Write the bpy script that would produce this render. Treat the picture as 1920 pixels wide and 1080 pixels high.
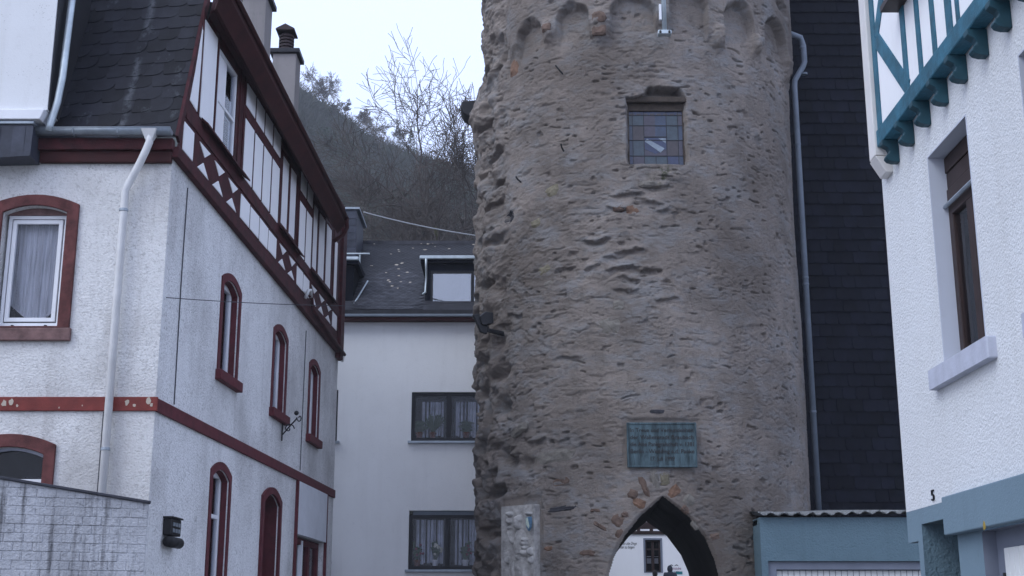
import bpy, bmesh, math, random
import numpy as np
from mathutils import Vector, Matrix
from mathutils.geometry import tessellate_polygon
random.seed(7)
R = math.radians
scene = bpy.context.scene
for o in list(bpy.data.objects): bpy.data.objects.remove(o)

# ------------------------------------------------------------------ camera, sky, sun
F, PITCH, ZC = 2463.0, R(14.35), 1.6          # focal length in photo pixels (1920 wide), tilt, eye height
sp, cp = math.sin(PITCH), math.cos(PITCH)
cam = bpy.data.cameras.new('camera'); camo = bpy.data.objects.new('camera', cam)
scene.collection.objects.link(camo); scene.camera = camo
cam.sensor_width = 36; cam.lens = 36 * F / 1920; cam.clip_start = .1; cam.clip_end = 2000
camo.location = (0, 0, ZC); camo.rotation_euler = (R(90) + PITCH, 0, 0)

SUN_EL, SUN_AZ = R(46), R(230)                # azimuth from +Y clockwise: behind the camera, to the left
world = bpy.data.worlds.new('World'); scene.world = world; world.use_nodes = True
nt = world.node_tree; nt.nodes.clear()
wo = nt.nodes.new('ShaderNodeOutputWorld')
sky = nt.nodes.new('ShaderNodeTexSky'); sky.sky_type = 'NISHITA'; sky.sun_disc = False
sky.sun_elevation = SUN_EL; sky.sun_rotation = SUN_AZ; sky.air_density = 1.0; sky.dust_density = 6.0; sky.ozone_density = 2.0
bg1 = nt.nodes.new('ShaderNodeBackground'); bg1.inputs['Strength'].default_value = .05
bg2 = nt.nodes.new('ShaderNodeBackground'); bg2.inputs['Color'].default_value = (.83, .965, 1.36, 1); bg2.inputs['Strength'].default_value = 1.10   # even cloud cover
add = nt.nodes.new('ShaderNodeAddShader')
nt.links.new(sky.outputs[0], bg1.inputs[0]); nt.links.new(bg1.outputs[0], add.inputs[0]); nt.links.new(bg2.outputs[0], add.inputs[1])
nt.links.new(add.outputs[0], wo.inputs[0])
sun = bpy.data.lights.new('sun', 'SUN'); sun.energy = .9; sun.angle = R(32); sun.color = (.74, .90, 1.0)
suno = bpy.data.objects.new('sun', sun); scene.collection.objects.link(suno)
sd_ = Vector((math.sin(SUN_AZ) * math.cos(SUN_EL), math.cos(SUN_AZ) * math.cos(SUN_EL), math.sin(SUN_EL)))
suno.rotation_euler = sd_.to_track_quat('Z', 'Y').to_euler(); suno.location = (0, 0, 40)
vs = scene.view_settings
vs.view_transform = 'Standard'; vs.look = 'None'; vs.exposure = 0; vs.gamma = 1; vs.use_curve_mapping = False
scene.render.resolution_x, scene.render.resolution_y = 1024, 576

# ------------------------------------------------------------------ photo pixel -> direction -> point on a known surface
def ray(u, v):
    a = (u - 960) / F; b = (540 - v) / F
    return a, cp - b * sp, sp + b * cp
def onY(u, v, Y):
    a, y, z = ray(u, v); t = Y / y
    return Vector((a * t, Y, ZC + z * t))

class Fr:                                      # upright wall plane: s along it, n out of it, z up
    def __init__(self, o, d, n):
        self.o = Vector((o[0], o[1])); self.d = Vector(d).normalized(); self.n = Vector(n).normalized()
    def w(self, s, n, z):
        p = self.o + self.d * s + self.n * n
        return Vector((p.x, p.y, z))
    def hit(self, u, v, off=0.0):
        a, y, z = ray(u, v); o = self.o + self.n * off
        t = (o.x * self.n.x + o.y * self.n.y) / (a * self.n.x + y * self.n.y)
        p = Vector((a * t, y * t)) - o
        return p.dot(self.d), ZC + z * t

# ------------------------------------------------------------------ materials
MATS = {}
def nodes_of(name):
    m = bpy.data.materials.new(name); m.use_nodes = True; MATS[name] = m
    t = m.node_tree; b = t.nodes['Principled BSDF']
    return m, t, b
def N(t, kind, **kw):
    n = t.nodes.new(kind)
    for k, v in kw.items():
        if k in n.inputs: n.inputs[k].default_value = v
        else: setattr(n, k, v)
    return n
def c4(c): return (c[0], c[1], c[2], 1)
def coords(t, scale=(1, 1, 1)):
    g = N(t, 'ShaderNodeNewGeometry'); mp = N(t, 'ShaderNodeMapping'); mp.inputs['Scale'].default_value = scale
    t.links.new(g.outputs['Position'], mp.inputs['Vector']); return mp.outputs[0]
def noise(t, vec, scale, detail=4, rough=.55):
    n = N(t, 'ShaderNodeTexNoise', Scale=scale, Detail=detail, Roughness=rough); t.links.new(vec, n.inputs['Vector']); return n.outputs['Fac']
def ramp(t, fac, p0, p1, c0=(0, 0, 0), c1=(1, 1, 1)):
    r = N(t, 'ShaderNodeValToRGB'); e = r.color_ramp.elements
    e[0].position = p0; e[1].position = p1; e[0].color = c4(c0); e[1].color = c4(c1)
    t.links.new(fac, r.inputs[0]); return r.outputs[0]
def mixc(t, fac, a, b, blend='MIX'):
    m = N(t, 'ShaderNodeMix', data_type='RGBA', blend_type=blend)
    for sock, v in ((m.inputs[0], fac), (m.inputs[6], a), (m.inputs[7], b)):
        if isinstance(v, (int, float)): sock.default_value = v
        elif isinstance(v, (tuple, list)): sock.default_value = c4(v)
        else: t.links.new(v, sock)
    return m.outputs[2]
def mathn(t, op, a, b=None):
    m = N(t, 'ShaderNodeMath', operation=op)
    for i, v in enumerate((a, b)):
        if v is None: continue
        if isinstance(v, (int, float)): m.inputs[i].default_value = v
        else: t.links.new(v, m.inputs[i])
    return m.outputs[0]
def bump(t, b, h, strength, dist):
    n = N(t, 'ShaderNodeBump', Strength=strength, Distance=dist); t.links.new(h, n.inputs['Height']); t.links.new(n.outputs[0], b.inputs['Normal'])

def mat_plain(name, col, rough=.6, var=.25, scale=3.0, metal=0, bumps=.0, bscale=60, rand=0.0):
    m, t, b = nodes_of(name)
    v = coords(t)
    f = noise(t, v, scale, 6, .6)
    dark = tuple(c * (1 - var) for c in col); lite = tuple(min(1, c * (1 + var)) for c in col)
    c = ramp(t, f, .3, .7, dark, lite)
    if rand:
        oi = N(t, 'ShaderNodeObjectInfo')
        k = mathn(t, 'MULTIPLY_ADD', oi.outputs['Random'], rand * 2); t.nodes[-1].inputs[2].default_value = 1 - rand
        hs = N(t, 'ShaderNodeHueSaturation'); t.links.new(k, hs.inputs['Value']); t.links.new(c, hs.inputs['Color']); c = hs.outputs[0]
    t.links.new(c, b.inputs['Base Color'])
    b.inputs['Roughness'].default_value = rough; b.inputs['Metallic'].default_value = metal; b.inputs['Specular IOR Level'].default_value = .3
    if bumps: bump(t, b, noise(t, v, bscale, 3), bumps, .01)
    return m

def mat_stucco(name, col, dirt, gscale=38, gstr=.5, gdist=.02, dirt_amt=.5, streak=.4, speck=.0, sscale=1.0, sf=(4.5, 4.5, .35), pit=0.0):
    m, t, b = nodes_of(name)
    v = coords(t)
    big = noise(t, v, .55, 5, .6); st = noise(t, coords(t, sf), 1.0, 5, .6); fine = noise(t, v, gscale, 3, .6)
    grime = noise(t, v, 9, 6, .75)
    c = mixc(t, mathn(t, 'MULTIPLY', ramp(t, big, .42, .72), dirt_amt), col, dirt)
    c = mixc(t, mathn(t, 'MULTIPLY', ramp(t, st, .52, .75), streak), c, dirt)
    c = mixc(t, mathn(t, 'MULTIPLY', ramp(t, grime, .56, .74), dirt_amt * .8), c, tuple(x * .8 for x in dirt))
    if speck:
        vo = N(t, 'ShaderNodeTexVoronoi', Scale=26.0 * sscale); t.links.new(v, vo.inputs['Vector'])
        sp_ = mathn(t, 'MULTIPLY', ramp(t, vo.outputs['Distance'], .10, .22, (1, 1, 1), (0, 0, 0)), ramp(t, noise(t, v, 3.1, 3), .5, .6))
        c = mixc(t, mathn(t, 'MULTIPLY', sp_, speck), c, tuple(x * .45 for x in dirt))
    if pit:
        pm = mathn(t, 'MULTIPLY', ramp(t, noise(t, v, gscale * .8, 3, .7), .34, .48, (1, 1, 1), (0, 0, 0)), ramp(t, noise(t, v, 1.3, 4, .6), .3, .6, (.25, .25, .25), (1, 1, 1)))
        c = mixc(t, mathn(t, 'MULTIPLY', pm, pit), c, tuple(x * .7 for x in dirt))
    t.links.new(c, b.inputs['Base Color']); b.inputs['Roughness'].default_value = .92
    b.inputs['Specular IOR Level'].default_value = .2
    h = mixc(t, .35, fine, noise(t, v, gscale * .35, 4, .65))
    bump(t, b, h, gstr, gdist)
    return m

def mat_slate(name, col, var=.35, rough=.55, spot=0, spec=.2):
    m, t, b = nodes_of(name)
    v = coords(t); oi = N(t, 'ShaderNodeObjectInfo')
    f = noise(t, v, 4.5, 6, .65)
    c = ramp(t, f, .3, .72, tuple(x * .7 for x in col), tuple(x * 1.35 for x in col))
    k = mathn(t, 'MULTIPLY_ADD', oi.outputs['Random'], var * 2); t.nodes[-1].inputs[2].default_value = 1 - var
    hs = N(t, 'ShaderNodeHueSaturation'); t.links.new(k, hs.inputs['Value']); t.links.new(c, hs.inputs['Color']); c = hs.outputs[0]
    if spot:
        c = mixc(t, mathn(t, 'MULTIPLY', ramp(t, noise(t, coords(t, (1, 1, .55)), 2.2, 5, .7), .62, .72), spot), c, (.13, .14, .155))
        g_ = N(t, 'ShaderNodeNewGeometry'); sx = N(t, 'ShaderNodeSeparateXYZ'); t.links.new(g_.outputs['Position'], sx.inputs[0])
        dd = mathn(t, 'ABSOLUTE', mathn(t, 'ADD', sx.outputs['X'], 5.38))
        c = mixc(t, mathn(t, 'MULTIPLY', ramp(t, dd, .015, .075, (1, 1, 1), (0, 0, 0)), ramp(t, noise(t, coords(t, (3, 3, 2.2)), 1.5, 5, .7), .46, .60)), c, (.075, .08, .09))
    t.links.new(c, b.inputs['Base Color']); b.inputs['Roughness'].default_value = rough; b.inputs['Specular IOR Level'].default_value = spec
    bump(t, b, noise(t, v, 45, 4), .25, .006)
    return m

def mat_glass(name, through=.85, ior=1.27):
    m = bpy.data.materials.new(name); m.use_nodes = True; MATS[name] = m
    t = m.node_tree; t.nodes.clear()
    o = N(t, 'ShaderNodeOutputMaterial'); fr = N(t, 'ShaderNodeFresnel', IOR=ior)
    tr = N(t, 'ShaderNodeBsdfTransparent', Color=(through, through, through * 1.02, 1)); gl = N(t, 'ShaderNodeBsdfGlossy', Color=(.95, .97, 1, 1), Roughness=.02)
    mx = N(t, 'ShaderNodeMixShader')
    t.links.new(fr.outputs[0], mx.inputs[0]); t.links.new(tr.outputs[0], mx.inputs[1]); t.links.new(gl.outputs[0], mx.inputs[2]); t.links.new(mx.outputs[0], o.inputs[0])
    # faint waviness of old panes
    nz = N(t, 'ShaderNodeTexNoise', Scale=3.0); g = N(t, 'ShaderNodeNewGeometry'); t.links.new(g.outputs['Position'], nz.inputs['Vector'])
    bp = N(t, 'ShaderNodeBump', Strength=.08, Distance=.02); t.links.new(nz.outputs['Fac'], bp.inputs['Height']); t.links.new(bp.outputs[0], gl.inputs['Normal'])
    return m
def mat_sheer(name, col, amount=.55):
    m = bpy.data.materials.new(name); m.use_nodes = True; MATS[name] = m
    t = m.node_tree; t.nodes.clear()
    o = N(t, 'ShaderNodeOutputMaterial'); d = N(t, 'ShaderNodeBsdfDiffuse', Color=c4(col)); tl = N(t, 'ShaderNodeBsdfTransparent')
    mx = N(t, 'ShaderNodeMixShader')
    v = coords(t); w = noise(t, coords(t, (1, 1, .04)), 40, 2)
    f = mathn(t, 'MULTIPLY_ADD', w, 1.8); t.nodes[-1].inputs[2].default_value = amount - .9; t.nodes[-1].use_clamp = True
    t.links.new(f, mx.inputs[0]); t.links.new(tl.outputs[0], mx.inputs[1]); t.links.new(d.outputs[0], mx.inputs[2]); t.links.new(mx.outputs[0], o.inputs[0])
    return m

M = MATS
mat_stucco('render_rough', (.72, .715, .71), (.30, .28, .27), 34, 1.0, .034, .60, .40, pit=.42)
mat_stucco('render_side', (.80, .80, .80), (.30, .29, .285), 34, 1.0, .035, .62, .22, .35, 1.6, pit=.6)
mat_stucco('render_clean', (.86, .865, .87), (.64, .64, .64), 30, .35, .014, .30, .22)
mat_stucco('render_speckled', (.70, .715, .73), (.45, .44, .42), 52, 1.0, .02, .20, .16, .55, 1.3, pit=.2)
mat_stucco('render_bay', (.72, .73, .74), (.35, .33, .30), 30, .3, .01, .15, .12, .5)
mat_stucco('render_blue', (.120, .185, .225), (.07, .11, .135), 30, .9, .03, .4, .25)
mat_stucco('render_blue_fine', (.165, .235, .285), (.11, .155, .19), 55, .5, .012, .3, .2)
mat_stucco('chimney_render', (.27, .25, .245), (.16, .15, .145), 30, .3, .01, .5, .5)
mat_stucco('infill', (.85, .85, .86), (.62, .61, .61), 20, .2, .006, .15, .15)
mat_stucco('brick_paint', (.50, .51, .54), (.085, .085, .09), 30, .9, .03, .70, .95, sf=(11, 11, .8), pit=.35)
mat_stucco('mortar_paint', (.36, .37, .39), (.12, .12, .12), 40, .5, .01, .5, .8)
mat_stucco('smooth_reveal', (.52, .55, .62), (.44, .46, .52), 30, .1, .005, .2, .1)
mat_plain('timber_red', (.050, .009, .0115), .75, .5, 5, bumps=.45)
mat_plain('timber_soffit', (.043, .009, .0095), .75, .3, 3, bumps=.2)
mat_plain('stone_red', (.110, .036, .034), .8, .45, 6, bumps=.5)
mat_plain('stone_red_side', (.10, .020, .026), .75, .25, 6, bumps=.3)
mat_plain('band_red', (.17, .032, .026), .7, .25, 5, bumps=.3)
mat_plain('peeled', (.46, .40, .33), .8, .15)
mat_plain('sill_worn', (.17, .10, .095), .8, .4, 7, bumps=.4)
mat_plain('pvc_cream', (.66, .66, .66), .45, .10, 4)
mat_plain('zinc', (.30, .34, .38), .42, .2, 5, metal=.6)
mat_plain('zinc_pale', (.47, .53, .56), .4, .15, 5, metal=.45)
mat_plain('pipe_grey', (.17, .20, .24), .5, .15, 3)
mat_plain('white_frame', (.74, .75, .78), .4, .05)
mat_plain('white_board', (.66, .68, .72), .6, .08, 2)
mat_plain('dark_frame', (.012, .013, .018), .4, .2)
mat_plain('brown_frame', (.032, .018, .016), .45, .25, 6)
mat_plain('door_dark', (.03, .012, .013), .6, .3)
mat_plain('room', (.012, .012, .015), .9, .2)
mat_plain('sky_backing', (.80, .84, .92), .8, .05)  # pale board behind dormer glass, its colour stands in for reflected sky
mat_plain('iron', (.012, .012, .014), .55, .3, 10)
mat_plain('lead', (.02, .02, .024), .5, .2)
mat_plain('teal_timber', (.028, .120, .175), .6, .38, 6, bumps=.4)
mat_plain('teal_dark', (.016, .060, .082), .55, .25, 4)
mat_plain('cream_trim', (.68, .66, .64), .6, .07)
mat_plain('sill_concrete', (.46, .48, .56), .7, .12, 6, bumps=.2)
mat_plain('garage_white', (.72, .73, .72), .45, .05)
mat_plain('garage_frame', (.17, .19, .24), .5, .1)
mat_plain('fibre_cement', (.20, .21, .215), .85, .45, 7, bumps=.6)
mat_plain('wire_pale', (.35, .37, .40), .5, .1)
mat_plain('wire_dark', (.05, .05, .06), .6, .1)
mat_plain('terracotta_dark', (.035, .022, .024), .7, .3)
mat_plain('asphalt', (.05, .05, .052), .9, .25, 8, bumps=.5)
mat_plain('earth', (.10, .095, .085), .95, .3, 2); mat_plain('paving', (.20, .195, .19), .9, .25, 6, bumps=.5)
mat_plain('leaf', (.022, .055, .015), .6, .4, 20)
mat_plain('orchid', (.62, .62, .52), .6, .1)
mat_plain('pot_white', (.6, .62, .66), .4, .05)
mat_plain('pot_clay', (.14, .05, .03), .8, .2)
mat_plain('flower_red', (.18, .03, .05), .6, .2)
mat_plain('jacket', (.020, .026, .040), .85, .3, 6)
mat_plain('hair', (.012, .010, .010), .8, .2)
mat_plain('skin', (.36, .22, .16), .6, .1)
mat_plain('print_black', (.012, .012, .014), .7, .1)
mat_plain('print_magenta', (.20, .03, .10), .7, .1)
mat_plain('print_teal', (.015, .19, .22), .6, .1)
mat_plain('shield_blue', (.08, .16, .24), .6, .35, 12)
mat_plain('shield_pale', (.45, .52, .45), .6, .2, 12)
mat_plain('sticker', (.35, .25, .05), .6, .2)
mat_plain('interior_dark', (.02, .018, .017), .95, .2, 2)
mat_slate('slate_old', (.0145, .015, .020), .35, .6, .45, .14)
mat_slate('slate_blue', (.045, .05, .068), .2, .45)
mat_slate('slate_roof', (.040, .041, .050), .40, .55)
mat_slate('slate_wall', (.0080, .0094, .0158), .30, .6, spec=.06)
mat_plain('curtain_white', (.78, .78, .80), .8, .05); mat_glass('glass'); mat_glass('glass_dark', through=.6); mat_glass('glass_clear', through=.96); mat_glass('glass_sky', through=.9, ior=2.4)
mat_sheer('lace', (.80, .83, .88), .92); mat_sheer('net', (.80, .84, .92), .40)

# ------------------------------------------------------------------ mesh helpers
def link(o): scene.collection.objects.link(o); return o
def root_of(o):
    while o.parent: o = o.parent
    return o
def thing(name, loc, label, cat, group=None):
    o = link(bpy.data.objects.new(name, None)); o.location = loc; o.empty_display_size = .2
    o['label'] = label; o['category'] = cat
    if group: o['group'] = group
    return o
def tag(o, label, cat, group=None):
    o['label'] = label; o['category'] = cat
    if group: o['group'] = group
    return o

class MB:
    def __init__(self): self.v = []; self.f = []
    def add(self, vs, fs):
        k = len(self.v); self.v += [Vector(p) for p in vs]; self.f += [tuple(i + k for i in f) for f in fs]; return self
    def box(self, fr, s0, s1, n0, n1, z0, z1):
        p = [fr.w(s, n, z) for z in (z0, z1) for n in (n0, n1) for s in (s0, s1)]
        return self.add(p, [(0, 1, 3, 2), (4, 6, 7, 5), (0, 4, 5, 1), (2, 3, 7, 6), (0, 2, 6, 4), (1, 5, 7, 3)])
    def beam(self, fr, pts, w, n0, n1):            # bar of width w along a line in the wall plane
        (s0, z0), (s1, z1) = pts; d = Vector((s1 - s0, z1 - z0)).normalized(); q = Vector((-d.y, d.x)) * w / 2
        return self.prism(fr, [(s0 + q.x, z0 + q.y), (s1 + q.x, z1 + q.y), (s1 - q.x, z1 - q.y), (s0 - q.x, z0 - q.y)], n0, n1)
    def prism(self, fr, poly, n0, n1):
        k = len(poly); p = [fr.w(s, n0, z) for s, z in poly] + [fr.w(s, n1, z) for s, z in poly]
        tri = [tuple(t) for t in tessellate_polygon([[Vector((s, z, 0)) for s, z in poly]])]
        fs = [tuple(i + k for i in t) for t in tri] + tri
        fs += [(i, (i + 1) % k, (i + 1) % k + k, i + k) for i in range(k)]
        return self.add(p, fs)
    def ring(self, fr, outer, inner, n0, n1):      # frame between two outlines with the same number of points
        k = len(outer)
        p = [fr.w(s, n, z) for n in (n0, n1) for s, z in outer] + [fr.w(s, n, z) for n in (n0, n1) for s, z in inner]
        fs = []
        for i in range(k):
            j = (i + 1) % k; a, b, c, d = 0, k, 2 * k, 3 * k
            fs += [(b + i, b + j, d + j, d + i), (a + i, a + j, b + j, b + i), (c + i, c + j, d + j, d + i), (a + i, a + j, c + j, c + i)]
        return self.add(p, fs)
    def tube(self, pts, r, k=10, cap=True):
        pts = [Vector(p) for p in pts]; n = len(pts); vs_, fs = [], []
        rr = r if isinstance(r, (list, tuple)) else [r] * n
        up = None
        for i in range(n):
            d = (pts[min(i + 1, n - 1)] - pts[max(i - 1, 0)]).normalized()
            if up is None:
                up = Vector((0, 0, 1)) if abs(d.z) < .9 else Vector((1, 0, 0))
            x = d.cross(up).normalized(); up = x.cross(d).normalized()
            for q in range(k):
                a = 2 * math.pi * q / k; vs_.append(pts[i] + (x * math.cos(a) + up * math.sin(a)) * rr[i])
        for i in range(n - 1):
            for q in range(k):
                fs.append((i * k + q, i * k + (q + 1) % k, (i + 1) * k + (q + 1) % k, (i + 1) * k + q))
        if cap: fs += [tuple(range(k)), tuple(range((n - 1) * k, n * k))]
        return self.add(vs_, fs)
    def lathe(self, c, prof, k=16):
        c = Vector(c); vs_, fs = [], []
        for r, z in prof:
            for q in range(k):
                a = 2 * math.pi * q / k; vs_.append(c + Vector((r * math.cos(a), r * math.sin(a), z)))
        for i in range(len(prof) - 1):
            for q in range(k): fs.append((i * k + q, i * k + (q + 1) % k, (i + 1) * k + (q + 1) % k, (i + 1) * k + q))
        fs += [tuple(range(k)), tuple(range((len(prof) - 1) * k, len(prof) * k))]
        return self.add(vs_, fs)
    def ball(self, c, r, k=8):
        rx, ry, rz = r if isinstance(r, (tuple, list)) else (r, r, r); c = Vector(c); vs_, fs = [], []
        for i in range(k + 1):
            t = math.pi * i / k
            for q in range(k * 2):
                a = math.pi * q / k; vs_.append(c + Vector((rx * math.sin(t) * math.cos(a), ry * math.sin(t) * math.sin(a), -rz * math.cos(t))))
        m = k * 2
        for i in range(k):
            for q in range(m): fs.append((i * m + q, i * m + (q + 1) % m, (i + 1) * m + (q + 1) % m, (i + 1) * m + q))
        return self.add(vs_, fs)
    def build(self, name, mat, parent=None, smooth=False, bevel=0, stuff=False, label=None):
        off = root_of(parent).location if parent else Vector((0, 0, 0))
        me = bpy.data.meshes.new(name); me.from_pydata([v - off for v in self.v], [], self.f); me.update()
        bm = bmesh.new(); bm.from_mesh(me)
        if not smooth: pass
        bmesh.ops.recalc_face_normals(bm, faces=bm.faces); bm.to_mesh(me); bm.free()
        if smooth: me.polygons.foreach_set('use_smooth', [True] * len(me.polygons))
        me.materials.append(M[mat])
        o = link(bpy.data.objects.new(name, me)); o.parent = parent
        if bevel:
            b = o.modifiers.new('bevel', 'BEVEL'); b.width = bevel; b.segments = 2; b.limit_method = 'ANGLE'
        if stuff: o['kind'] = 'stuff'
        if label: o['label'] = label
        return o

def arch(x0, x1, z0, zs, rise, k=10):              # opening outline with a segmental head
    pts = [(x0, z0), (x1, z0)]; c = (x0 + x1) / 2; w = (x1 - x0) / 2
    for i in range(k + 1):
        q = 1 - 2 * i / k
        pts.append((c + w * q, zs + rise * math.sqrt(max(0, 1 - q * q)) ** 1.0 if rise > w * .8 else zs + rise * (1 - q * q)))
    return pts
def rect(x0, x1, z0, z1): return [(x0, z0), (x1, z0), (x1, z1), (x0, z1)]

def wall(fr, outer, holes, depth, name, mat, parent, n=0.0, extra=None):
    mb = MB(); loops = [outer] + [h for h in holes]
    flat = [p for l in loops for p in l]
    tri = tessellate_polygon([[Vector((s, z, 0)) for s, z in l] for l in loops])
    mb.add([fr.w(s, n, z) for s, z in flat], [tuple(t) for t in tri])
    for h in holes:
        k = len(h); mb.add([fr.w(s, n, z) for s, z in h] + [fr.w(s, n - depth, z) for s, z in h], [(i, (i + 1) % k, (i + 1) % k + k, i + k) for i in range(k)])
    if extra: extra(mb)
    return mb.build(name, mat, parent)

def clip_poly(poly, clip):                         # clip is convex, counter-clockwise
    out = poly
    for i in range(len(clip)):
        a, b = clip[i], clip[(i + 1) % len(clip)]; src, out = out, []
        side = lambda p: (b[0] - a[0]) * (p[1] - a[1]) - (b[1] - a[1]) * (p[0] - a[0])
        for j in range(len(src)):
            p, q = src[j], src[(j + 1) % len(src)]; sp_, sq = side(p), side(q)
            if sp_ >= 0: out.append(p)
            if (sp_ > 0 > sq) or (sp_ < 0 < sq):
                t = sp_ / (sp_ - sq); out.append((p[0] + (q[0] - p[0]) * t, p[1] + (q[1] - p[1]) * t))
        if not out: return []
    return out
def area(p): return abs(sum(p[i][0] * p[(i + 1) % len(p)][1] - p[(i + 1) % len(p)][0] * p[i][1] for i in range(len(p)))) / 2

def tile_field(name, parent, mat, origin, ex, ey, en, clip, shape, spots, lift, thick, top, limit=300, rot=0.0, skip=None, key=None, mat2=None):
    """overlapping slates on the plane origin + x ex + y ey; shape is one slate's outline about its spot"""
    root = root_of(parent).location; cr, sr = math.cos(rot), math.sin(rot); jobs = []
    for (px, py) in spots:
        poly = [(px * cr - py * sr + x * cr - y * sr, px * sr + py * cr + x * sr + y * cr) for x, y in shape]
        cpoly = clip_poly(poly, clip)
        if len(cpoly) < 3 or area(cpoly) < .12 * area(shape): continue
        c = (px * cr - py * sr, px * sr + py * cr)
        if skip and skip(c): continue
        jobs.append((c, cpoly, len(cpoly) == len(poly) and abs(area(cpoly) - area(poly)) < 1e-6))
    if key: jobs.sort(key=lambda j: key(j[0]))
    ymax = max(y for x, y in shape); ymin = min(y for x, y in shape)
    def mesh_pts(poly, c):                         # local coordinates about the spot, lower edge lifted
        loc = []
        for x, y in poly:
            dx, dy = x - c[0], y - c[1]; ly = -dx * sr + dy * cr
            loc.append((dx, dy, lift * (ymax - ly) / (ymax - ymin) + top))
        k = len(loc)
        vs_ = [(x, y, n) for x, y, n in loc] + [(x, y, n - thick) for x, y, n in loc]
        return vs_, [tuple(range(k))] + [(i, i + k, (i + 1) % k + k, (i + 1) % k) for i in range(k)]
    shared = None; rest = MB(); nparts = 0
    B = Matrix((ex, ey, en)).transposed().to_4x4()
    for c, poly, whole in jobs:
        p = origin + ex * c[0] + ey * c[1]
        if nparts < limit:
            if whole and shared: me = shared
            else:
                vs_, fs = mesh_pts(poly, c); me = bpy.data.meshes.new(name); me.from_pydata(vs_, [], fs); me.materials.append(M[mat])
                if whole: shared = me
            o = link(bpy.data.objects.new(name, me)); o.parent = parent
            j = Matrix.Rotation(random.gauss(0, .012), 4, 'Z') @ Matrix.Rotation(random.gauss(0, .008), 4, 'X')
            o.matrix_local = Matrix.Translation(p - root + en * random.uniform(0, .003)) @ B @ j; nparts += 1
        else:
            vs_, fs = mesh_pts(poly, c); rest.add([p + ex * x + ey * y + en * n for x, y, n in vs_], fs)
    if rest.v: rest.build(name + '_rows', mat, parent, stuff=True)

def text_mesh(txt, size, mat, parent, name, fr, s, n, z, depth=.004, shear=0, align='LEFT', xs=1.0):
    cu = bpy.data.curves.new('t', 'FONT'); cu.body = txt; cu.size = size; cu.extrude = depth; cu.shear = shear; cu.align_x = align; cu.resolution_u = 3
    o = bpy.data.objects.new('t', cu); link(o); dg = bpy.context.evaluated_depsgraph_get()
    me = bpy.data.meshes.new_from_object(o.evaluated_get(dg)); me.name = name
    bpy.data.objects.remove(o); bpy.data.curves.remove(cu)
    off = root_of(parent).location
    sg = 1
    for v in me.vertices: v.co = fr.w(s + v.co.x * xs * sg, n + v.co.z, z + v.co.y) - off
    me.materials.clear(); me.materials.append(M[mat])
    ob = link(bpy.data.objects.new(name, me)); ob.parent = parent
    if ' ' in txt: ob['kind'] = 'stuff'                      # letters too small to pick apart
    return ob

def frame_window(fr, x0, x1, z0, z1, n, parent, mat, glass='glass', bars=(), hbars=(), t=.06, d=.06, curtain=None, room=.5, name='window', back='room', casement=None, cut=None):
    """a window: outer frame, mullions, pane, optional curtain, dark room behind; n is the outer frame face"""
    mb = MB(); mb.ring(fr, rect(x0, x1, z0, z1), rect(x0 + t, x1 - t, z0 + t, z1 - t), n - d, n)
    for b in bars: mb.box(fr, b - t * .7, b + t * .7, n - d + .002, n - .002, z0 + t, z1 - t)
    for b in hbars: mb.box(fr, x0 + t, x1 - t, n - d + .004, n - .004, b - t * .45, b + t * .45)
    w = mb.build(name, mat, parent, bevel=.006)
    MB().box(fr, x0 + t * .8, x1 - t * .8, n - d * .6, n - d * .45, z0 + t * .8, z1 - t * .8).build('pane', glass, w)
    if curtain:
        cm, top, bot, amp = curtain; mb = MB(); k = 60
        vs_, fs = [], []
        for i in range(k + 1):
            s = x0 + t + (x1 - x0 - 2 * t) * i / k; nn = n - d - .09 + amp * math.sin(i * 1.35) + amp * .5 * math.sin(i * .61 + 1)
            b = bot if not callable(bot) else bot(i / k)
            vs_ += [fr.w(s, nn, b), fr.w(s, nn + .004, top)]
        for i in range(k): fs.append((2 * i, 2 * i + 2, 2 * i + 3, 2 * i + 1))
        mb.add(vs_, fs).build('curtain', cm, w, smooth=True)
    mb = MB(); q = MB()
    p = [fr.w(s, nn, z) for nn in (n - d, n - d - room) for s, z in rect(x0 - .02, x1 + .02, z0 - .02, z1 + .02)]
    q.add(p, [(4, 5, 6, 7), (0, 1, 5, 4), (1, 2, 6, 5), (2, 3, 7, 6), (3, 0, 4, 7)]).build('room_lining', back, w)
    return w

# ================================================================== THE SETTING
def slopez(y): return max(0.0, .04 * y) if y > 0 else 0.0
def sheet(name, xs, ys, dz, mat):
    vs_, fs = [], []
    for y in ys:
        for x in xs: vs_.append((x, y, slopez(min(y, 60)) + dz))
    k = len(xs)
    for j in range(len(ys) - 1):
        for i in range(k - 1): fs.append((j * k + i, j * k + i + 1, (j + 1) * k + i + 1, (j + 1) * k + i))
    o = MB().add(vs_, fs).build(name, mat); o['kind'] = 'structure'; return o
sheet('ground', [-180, -100, -20, 20, 100, 180], [-80, -30, 0, 20, 40, 60, 400], -.02, 'earth')
sheet('street', [-4.0, 3.1], [-40, 0, 20, 40, 60, 75], .004, 'paving')

# ================================================================== LEFT: HALF-TIMBERED HOUSE
A = onY(292, 748, 17.0)
_a, _y, _z = ray(620, 917); B = onY(620, 917, (A.z - ZC) / _z * _y)
dAB = Vector((B.x - A.x, B.y - A.y)).normalized()
FF = Fr((0, 17.0), (1, 0), (0, -1))                       # street front, s = world x
FS = Fr((A.x, A.y), dAB, (dAB.y, -dAB.x))                  # long side wall, s runs away from the corner
XC = A.x; LEN = 12.2
H = thing('half_timbered_house', (-8, 22, slopez(17)), 'white rendered house with dark red half-timbered upper storey and slate mansard roof', 'house')

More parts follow.
